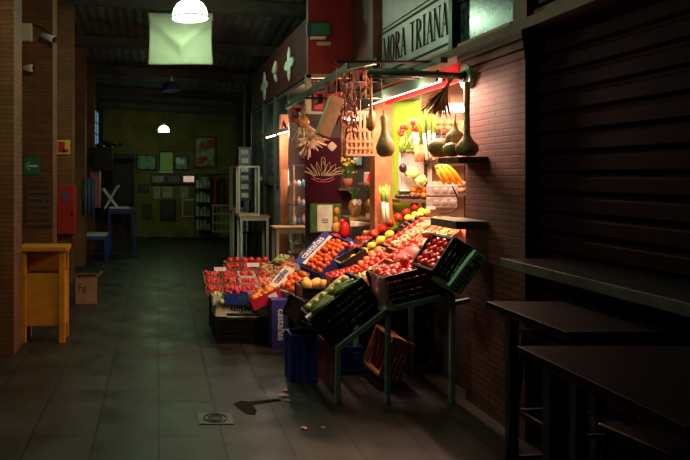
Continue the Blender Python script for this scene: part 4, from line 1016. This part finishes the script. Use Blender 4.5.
for i in range(6):
    X = 2.06+i*.075; fruit('tomato','tomato','tomato',sp(X,6.30,.055),.042,'large orange red tomato in the row before the lime wall','tomato','large tomatoes in the row before the lime wall')
for i in range(6):
    fruit('yellow_apple','round','lemon',Vector((2.32+.062*(i%3)+.02*(i//3),6.22-.07*(i//3),1.20+.03*(i%3))),.034,'yellow apple at the top of the display under the ledge','apple','yellow apples under the ledge')
S('trim_31',(2.30,4.90,.98),(2.60,6.45,1.04),'trimwood')
t = thing('wood_tray','long tray on the shop sill behind the slope','tray',(2.47,5.55,1.04)); m_=MB(); m_.span((-.13,-.55,.0),(.13,.55,.01))
for x in(-.13,.13): m_.span((x-.005,-.55,0),(x+.005,.55,.10))
for y in(-.55,.55): m_.span((-.13,y-.005,0),(.13,y+.005,.10))
m_.build('tray_body','tray',t)
mt=Matrix.Translation((2.47,5.55,1.15))
fill(mt,.22,1.0,0,4,12,'apricot','round','peach',.036,'orange apricot in the long tray on the shop sill','apricot','apricots on the shop sill')
fill(mt@Matrix.Translation((.02,0,.05)),.16,.9,0,2,8,'orange','round','orange',.036,'orange on top of the apricots on the shop sill','orange','oranges on the shop sill')
# small carton packs around px 350-375, py 240-255
for i,(px,py,Y,m,lab) in enumerate(((365,239,6.5,'tomato','small carton of orange red fruit at the far left of the lemons'),(358,247,6.45,'tomato','small carton with white tag beside the dark crate'),(372,233,6.7,'orange','small carton of oranges at the foot of the shelf'))):
    p = at(px,py,Y); t = thing('fruit_carton',lab,'carton',p,.3); MB().box((0,0,-.03),(.15,.12,.05)).build('tray_body','tray',t); m_=MB()
    for j in range(8): m_.ball((-.055+.037*(j%4),-.03+.06*(j//4),.005),.026,(1,1,.8),8)
    m_.build('fruit_layer',m,t,smooth=True)['kind']='stuff'; MB().box((0,-.064,-.025),(.08,.005,.03)).build('white_tag','whiteink',t)

# support under slope: dark crates stacked
k_ = 0
for X, Y, nst in ((1.95,5.80,3),(1.95,6.14,3),(1.52,6.30,2)):
    for i in range(nst):
        crate('storage_crate','black crate '+('on the floor','second from the floor','third from the floor')[i]+' in the '+('near','far','left')[k_]+' stack under the display slope',Matrix.Translation((X,Y,i*.235)),.5,.30,.23)
    k_ += 1
# ---- crates left of the stand
t = crate('blue_crate','bright blue plastic crate on the floor beside the printed stand panel',tilt((1.125,5.27,.0),0),.19,.20,.36,'blue',rim='blue')
m_ = MB(); 
for y in (-.10,.10): m_.box((0,y,.18),(.18,.004,.34))
for x in (-.095,.095): m_.box((x,0,.18),(.004,.19,.34))
m_.build('inner_wall','blue',t)
mt = tilt((1.18,5.30,.41),-22,.12); crate('black_crate','empty black crate tipped on top of the blue crate',mt,.30,.34,.17)
for i in range(3):
    crate('black_crate','black crate '+('at the bottom','in the middle','on top with squashes')[i]+' of the stack behind the cucumber crate',Matrix.Translation((1.43,5.82,i*.215-.0)),.40,.32,.21)
for i in range(7):
    fruit('butternut','potato','melon',Vector((1.27+.075*(i%5)+.03*(i//5),5.74+.11*(i//5)+.03*(i%2),.655)),.050,'tan squash lying in the topmost black crate of the stack','squash','tan squashes in the topmost black crate')
mt = frame(at(346,277,5.72),U_,V_,N_)@Matrix.Translation((0,0,-.07)); crate('red_tray','orange red shallow tray of tomatoes beside the squash crate',tilt(at(346,279,5.72),14),.26,.24,.06,'redbox',False)
fill(tilt(at(346,279,5.72),14),.22,.20,.05,5,4,'tomato','tomato','tomato',.024,'small tomato in the orange red shallow tray','tomato','tomatoes in the orange red tray')
crate('dark_carton','dark grey crate with cut out handle above the red tray',tilt(at(354,263,6.05),30),.24,.24,.08,'black',False)
# ---- castañas boxes
def chest(o, u, hint, L, W, H, lab, m_fruit, word, strip='purple', ink='whiteink', r=.034, nu=6, nv=3):
    mt = fm(o,u,hint); t = thing('chestnut_box', lab, 'box', matrix=mt); m_=MB(); m_.box((0,0,.004),(L,W,.008))
    for y in (-W/2,W/2): m_.box((0,y,H/2),(L,.008,H))
    for x in (-L/2,L/2): m_.box((x,0,H/2),(.008,W,H))
    m_.build('box_body',strip,t)
    MB().box((0,W/2+.03,H),(L,.085,.008)).build('printed_flap',strip,t)
    fl_ = [c_ for c_ in t.children if c_.name.startswith('printed_flap')][0]
    text_obj('printed_word',word,.10,ink,fl_,frame((0,W/2+.03,H+.006),(1,0,0),(0,1,0),(0,0,1)),xs=L/.46*.92,bold=.002)
    MB().box((-L*.0,W/2-.035,H+.004),(L*.9,.035,.006)).build('cream_border','straw',t)
    fill(mt@Matrix.Translation((0,-.03,0)),L*.92,W*.75,H,nu,nv,'persimmon','tomato',m_fruit,r,('orange red fruit in the castañas box with the '+('cream strip' if strip=='straw' else 'violet strip')),'fruit','fruit in the '+lab.split(' ',1)[1],None,.4,.6)
    return t
chest(at(327,261,6.55),(.40,.22,.33),(-.35,-.55,.75),.48,.24,.11,'a violet castañas box leaning halfway up the slope','persim','castañas',nu=8,nv=5,r=.026)
chest(at(294,288,6.45),(.30,.25,.26),(-.35,-.55,.75),.30,.20,.10,'a small castañas box low on the slope over the upright one','persim','castañas','straw','purple',nu=4,nv=3)
p = at(349,247,6.85); t = thing('chestnut_box','end of a violet castañas box with a white mark beside the red bag','box',matrix=fm(p,(.40,.1,.33),(-.3,-.6,.7))); MB().box((0,0,0),(.15,.16,.06)).build('box_body','purple',t)
text_obj('printed_word','ño',.10,'whiteink',t,frame((0,0,.033),(1,0,0),(0,1,0),(0,0,1)),bold=.002)
p = Vector((1.125,6.18,0)); t = thing('chestnut_box','upright dark violet castañas box standing on the floor','box',(p.x,p.y,0)); MB().box((0,.09,.225),(.155,.18,.45)).build('box_body','purple',t,bevel=.003)
text_obj('printed_word','castañas',.095,'whiteink',t,frame((.01,-.002,.22),(0,0,-1),(1,0,0),(0,-1,0)),xs=.92,bold=.002)
# melons, red bag
for i,(px,py,Y,r,shape,m,lab) in enumerate(((305,258,6.75,.068,'melon','melon','round orange melon left of the violet castañas box'),(321,244,7.0,.055,'melon','peach','small pinkish melon behind the castañas box'),(337,228,7.15,.062,'melon','melon','round tan melon next to the red plastic bag'),(311,259,6.95,.05,'melon','melon','half hidden melon behind the round orange melon'))):
    fruit('melon',shape,m,at(px,py,Y),r,lab,'melon',rot=(.6,.4,0))
S('trim_32',(1.45,6.95,.0),(2.0,7.4,.60),'darkwall')
t = thing('red_plastic_bag','bright red plastic bag standing beside the tan melon','bag',at(345,227,7.05)); mb=MB(); mb.ball((0,0,-.03),.065,(.8,.7,1.3),12,jit=.08); mb.ball((-.03,-.01,.05),.03,(1,.6,1.3),8,jit=.1); mb.ball((-.10,0,-.10),.05,(1.2,.8,.8),8,jit=.1); mb.build('bag_body','redbag',t,smooth=True)
t = thing('white_wrapped_vegetables','white wrapped stalks lying to the right of the red bag','vegetable',at(350,224,7.0)); m_=MB()
for i in range(4): m_.tube([(0,0,.02-.012*i),(.12,.01,.012-.01*i),(.25,.02,.0)],[.016,.013,.006],7)
m_.build('stalks','leekw',t,smooth=True)
t = thing('pink_paper_bag','pink crumpled paper packing between the melons','paper',at(328,240,6.95)); MB().ball((0,0,0),.075,(1.3,.8,.7),12,jit=.14).build('paper','pinkpaper',t)
# white net packing along box
t = thing('white_net_packing','white net packing on the far edge of the castañas box','packing',at(314,253,6.78)); MB().tube([(-.05,0,-.06),(0,.03,.0),(.09,.06,.06),(.18,.08,.10)],[.02,.045,.05,.03],10).build('net','leekw',t,smooth=True)

# ---- low stall of stacked crates at the left end
for i,(X,Y,lab) in enumerate(((.83,6.55,'front'),(.83,6.98,'middle'),(.98,7.38,'rear'))):
    H = (.23,.36,.42)[i]
    t = crate('base_crate','black base crate on the floor, '+lab+' one of the low left stall',Matrix.Translation((X,Y,0)),.54 if i<2 else .6,.38,H)
    MB().span((-.25,-.17,.0),(.25,.17,.01)).build('bottom','black',t)
t = thing('printed_carton','sage grey carton with upside down dark word at the front of the low stall','carton',(.815,6.38,.245))
MB().span((-.275,0,0),(.275,.36,.008)).build('bottom','perlim',t)
m_=MB(); m_.span((-.275,0,.04),(.275,.008,.115)); m_.span((-.275,0,0),(-.16,.008,.04)); m_.span((.16,0,0),(.275,.008,.04))
m_.span((-.275,0,0),(-.267,.36,.115)); m_.span((.267,0,0),(.275,.36,.115)); m_.span((-.275,.352,0),(.275,.36,.115)); m_.build('side_wall','perlim',t)
text_obj('printed_word','Perlim',.085,'blackink',t,frame((0,-.002,.078),(-1,0,0),(0,0,-1),(0,-1,0)),xs=1.15,bold=.002)
def pack(name, loc, size, m, fm_, lab, rz=0, tiltx=0, n=10, r=.022, word=None, fshape='round', cat='punnet', wcol='whiteink'):
    mt = Matrix.Translation(Vector(loc))@Matrix.Rotation(rz,4,'Z')@Matrix.Rotation(tiltx,4,'X')
    t = thing(name,lab,cat,matrix=mt); L,W,H = size; m_=MB(); m_.box((0,0,.004),(L,W,.008))
    for y in (-W/2,W/2): m_.box((0,y,H/2),(L,.006,H))
    for x in (-L/2,L/2): m_.box((x,0,H/2),(.006,W,H))
    m_.build('tray_body',m,t); f_=MB()
    for i in range(n): f_.ball((random.uniform(-L/2+r,L/2-r),random.uniform(-W/2+r,W/2-r),H-r*.3+random.uniform(-.2,.5)*r),r*random.uniform(.85,1.1),(1,1,.9),8)
    f_.build('fruit_layer',fm_,t,smooth=True)['kind']='stuff'
    if word: MB().box((L*.22,-W/2-.004,H*.5),(L*.28,.003,H*.5)).build('print_patch',wcol,t)
    return t
pack('blue_carton',(.745,6.45,.375),(.22,.20,.10),'bluecard','strawberry','blue carton of berries over the sage carton',word=1,wcol='greyglass')
pack('crimson_carton',(1.03,6.42,.385),(.30,.20,.10),'redcard','orange','crimson carton of oranges tilted at the right of the blue carton',rz=.12,tiltx=0,n=16,r=.034,word=1,wcol='perlim').rotation_euler.y = -.42
pack('pale_carton',(.59,6.50,.36),(.13,.22,.09),'perlim','cabbage','pale carton with green leaves at the left of the blue carton',n=12,r=.02)
tag(fruit('lime','round','cabbage',(.60,6.36,.40),.028,'','lime'),'small green lime at the front of the pale carton','lime')
rows = [(6.66,.42,[(.56,'tray','strawberry'),(.72,'redcard','strawberry'),(.90,'pinkpaper','strawberry'),(1.08,'whiteink','orange')]),
        (6.86,.465,[(.56,'tray','strawberry'),(.74,'tray','tomato'),(.92,'pinkpaper','strawberry'),(1.10,'pinkpaper','peach')]),
        (7.06,.505,[(.56,'tray','strawberry'),(.75,'tray','strawberry'),(.93,'whiteink','strawberry'),(1.13,'tray','tomato')]),
        (7.27,.55,[(.80,'tray','strawberry'),(.99,'tray','strawberry'),(1.18,'tray','nut')])]
side = ['leftmost','second','third','rightmost']; rown = ['front','second','third','rear']
for ri,(Y,z,L_) in enumerate(rows):
    for ci,(X,m,f_) in enumerate(L_):
        pack('fruit_punnet',(X,Y+random.uniform(-.01,.01),z),(.165,.185,.06),m,f_,side[ci]+' open punnet in the '+rown[ri]+' row of the low left stall',rz=random.uniform(-.1,.1),tiltx=.12,n=22,r=.021)
for i in range(6): fruit('tomato','tomato','tomato',(.80+.078*i,7.43+.03*(i%2),.65),.042,'large bright tomato at the back of the low left stall','tomato','large tomatoes at the back of the low stall')
crate('back_tray','wooden tray under the large tomatoes at the back of the low stall',Matrix.Translation((.99,7.44,.56)),.50,.16,.07,'tray',False)
for i,(X,Y,z,lab) in enumerate(((.66,7.12,.60,'white price card standing on the left punnets'),(1.02,7.20,.635,'white price card standing before the large tomatoes'))):
    tag(MB().box((0,0,0),(.13,.006,.045),(-.5,0,0)).build('price_card','whiteink',None,matrix=Matrix.Translation((X,Y,z))),lab,'price card')
# packets climbing toward the castañas boxes (px 262-300, py 262-290)
for i,(px,py,Y,m,f_,lab) in enumerate(((270,284,6.6,'whiteink','peach','white rimmed punnet of peaches next to the low castañas box'),(281,276,6.85,'pinkpaper','nut','pink punnet of nuts above the peaches'),(289,267,7.1,'whiteink','peach','white punnet of peaches below the round melon'),(272,270,7.1,'tray','potato','punnet of brown roots right of the large tomatoes'),(284,259,7.35,'tray','cabbage','small punnet of pale sprouts at the far end of the slope'))):
    pack('fruit_punnet',at(px,py,Y)-Vector((0,0,.05)),(.17,.20,.06),m,f_,lab,rz=.5,n=22,r=.022).rotation_euler.y=-.45

# ---- things under the stand
crate('light_stripe_slats','added wooden slats standing in for red striped light under the steel stand',Matrix.Translation((1.86,5.22,.18))@Matrix.Rotation(-1.2,4,'Y'),.30,.40,.16,'tray')  # added crate, its slats stand in for red stripes of light on the floor
crate('blue_crate','second blue crate pushed under the steel stand',Matrix.Translation((1.50,5.50,0)),.26,.26,.22,'blue')

# ------------------------------------------------------------------ counter and bar tables, right
t = thing('steel_wall_counter','narrow dark steel counter fixed along the maroon shutter','counter',(2.11,2.5,1.12))
MB().box((0,0,0),(.34,2.56,.02)).build('top','counter',t,bevel=.003)
MB().box((-.175,0,-.012),(.012,2.56,.05)).build('front_edge','edge',t,bevel=.002)
for Y in (-1.1,-.1,.95): MB().bar((.16,Y,-.30),(-.10,Y,-.015),.025).build('bracket','blackmetal',t)
def bar_table(x0,x1,y0,y1,h,lab):
    t = thing('bar_table',lab,'table',((x0+x1)/2,(y0+y1)/2,0)); w_,d_=(x1-x0)/2,(y1-y0)/2
    MB().box((0,0,h-.012),(2*w_,2*d_,.024)).build('tabletop','tabletop',t,bevel=.003)
    MB().box((0,0,h-.04),(2*w_-.08,2*d_-.08,.03)).build('apron','blackmetal',t)
    for x in (-w_+.08,w_-.06):
        for y in (-d_+.06,d_-.08): MB().span((x-.022,y-.022,0),(x+.022,y+.022,h-.03)).build('leg','bluemetal',t,bevel=.003)
    return t
bar_table(1.56,2.10,2.56,3.19,1.0,'dark bar table nearer the brick pier beneath the wall counter')
bar_table(1.26,2.00,1.60,2.36,1.0,'dark bar table nearest the camera at the lower right')
def stool(x,y,h,lab,rz=0):
    t = thing('bar_stool',lab,'stool',(x,y,0),rz); MB().box((0,0,h-.012),(.31,.31,.024)).build('seat','blackmetal',t,bevel=.01)
    for sx in (-1,1):
        for sy in (-1,1): MB().bar((sx*.20,sy*.20,0),(sx*.13,sy*.13,h-.02),.034,.02).build('leg','blackmetal',t)
    for z,q in ((.30,.175),(.52,.155)):
        m_=MB()
        for a,b in (((-q,-q),(q,-q)),((q,-q),(q,q)),((q,q),(-q,q)),((-q,q),(-q,-q))): m_.bar((a[0],a[1],z),(b[0],b[1],z),.018)
        m_.build('footrest','blackmetal',t)
    return t
stool(1.81,2.93,.90,'black metal bar stool under the bar table nearer the pier',.1)
stool(1.60,2.05,.80,'black metal bar stool between the two bar tables',.2)
stool(1.98,2.1,.76,'black metal bar stool pushed in by the shutter',-.1)
# ------------------------------------------------------------------ floor details
t = thing('floor_drain','square metal floor drain with round grate set in the paving','drain',(.377,4.40,0))
MB().box((0,0,.002),(.225,.20,.006)).build('plate','edge',t)
m_=MB(); m_.tube([(.075*math.cos(i*PI/12),.075*math.sin(i*PI/12),.006) for i in range(25)],.006,5); m_.tube([(.045*math.cos(i*PI/12),.045*math.sin(i*PI/12),.006) for i in range(25)],.005,5); m_.build('grate_ring','blackmetal',t)
m_=MB(); m_.lathe([(0,.0055),(.04,.0055),(.04,.006),(0,.0062)],16); m_.build('grate_centre','blackmetal',t)
wet = mat('wet_stain',(.009,.005,.004),.8,spec=.1)
def puddle(pts, lab, m=wet):
    mb = MB(); vs_=[mb.bm.verts.new((x,y,.0035)) for x,y in pts]; mb.bm.faces.new(vs_)
    r_=bmesh.ops.extrude_face_region(mb.bm,geom=mb.bm.faces[:]); 
    for v in [g_ for g_ in r_['geom'] if isinstance(g_,bmesh.types.BMVert)]: v.co.z=.0008
    tag(mb.build('wet_patch',m),lab,'wet patch')
def fl(px,py): Y=F*CH/(py-VY); return ((px-VX)/F*Y,Y)
puddle([fl(*q) for q in ((233,404),(241,401),(249,402),(280,399),(281,401),(252,405),(257,411),(255,415),(246,414),(238,408))],'dark wet patch on the paving right of the floor drain')
for i,(px,py,s_) in enumerate(((284,396,.03),(287,401,.02),(285,391,.018),(304,429,.02),(323,428,.012))):
    p=fl(px,py); tag(MB().ball((0,0,0),s_,(1.2,1,.25),7,jit=.3).build('crushed_peel','pinkpaper',None,matrix=Matrix.Translation((p[0],p[1],.006))),('largest scrap of crushed peel on the wet paving','scrap of peel just below the largest one','scrap of peel just above the largest one','small scrap of peel on the paving nearest the camera','tiny pale scrap right of the small one')[i],'scrap')

# ------------------------------------------------------------------ labels of countable rows say which one
ORD = ['lowest', 'second', 'third', 'fourth', 'fifth', 'highest']
def rank(group, key, fmt):
    g_ = sorted([o for o in COL.objects if o.get('group') == group], key=key)
    for i, o in enumerate(g_): o['label'] = fmt % ORD[i if i < len(g_)-1 else 5]
rank('lemons in the single row', lambda o: o.location.z, '%s yellow lemon in the single row up the slope')
rank('large tomatoes in the row before the lime wall', lambda o: o.location.x, '%s large orange red tomato in the row before the lime wall')
ORD = ['leftmost', 'second from left', 'third from left', 'fourth from left', 'fifth from left', 'rightmost']
rank('large tomatoes at the back of the low stall', lambda o: o.location.x, '%s large bright tomato at the back of the low left stall')
rank('dark fruit on the brown ledge', lambda o: o.location.x, '%s dark glossy fruit lying on the brown ledge')
rank('pale squashes in the cucumber crate', lambda o: o.location.x, '%s round pale squash in the row of the cucumber crate')
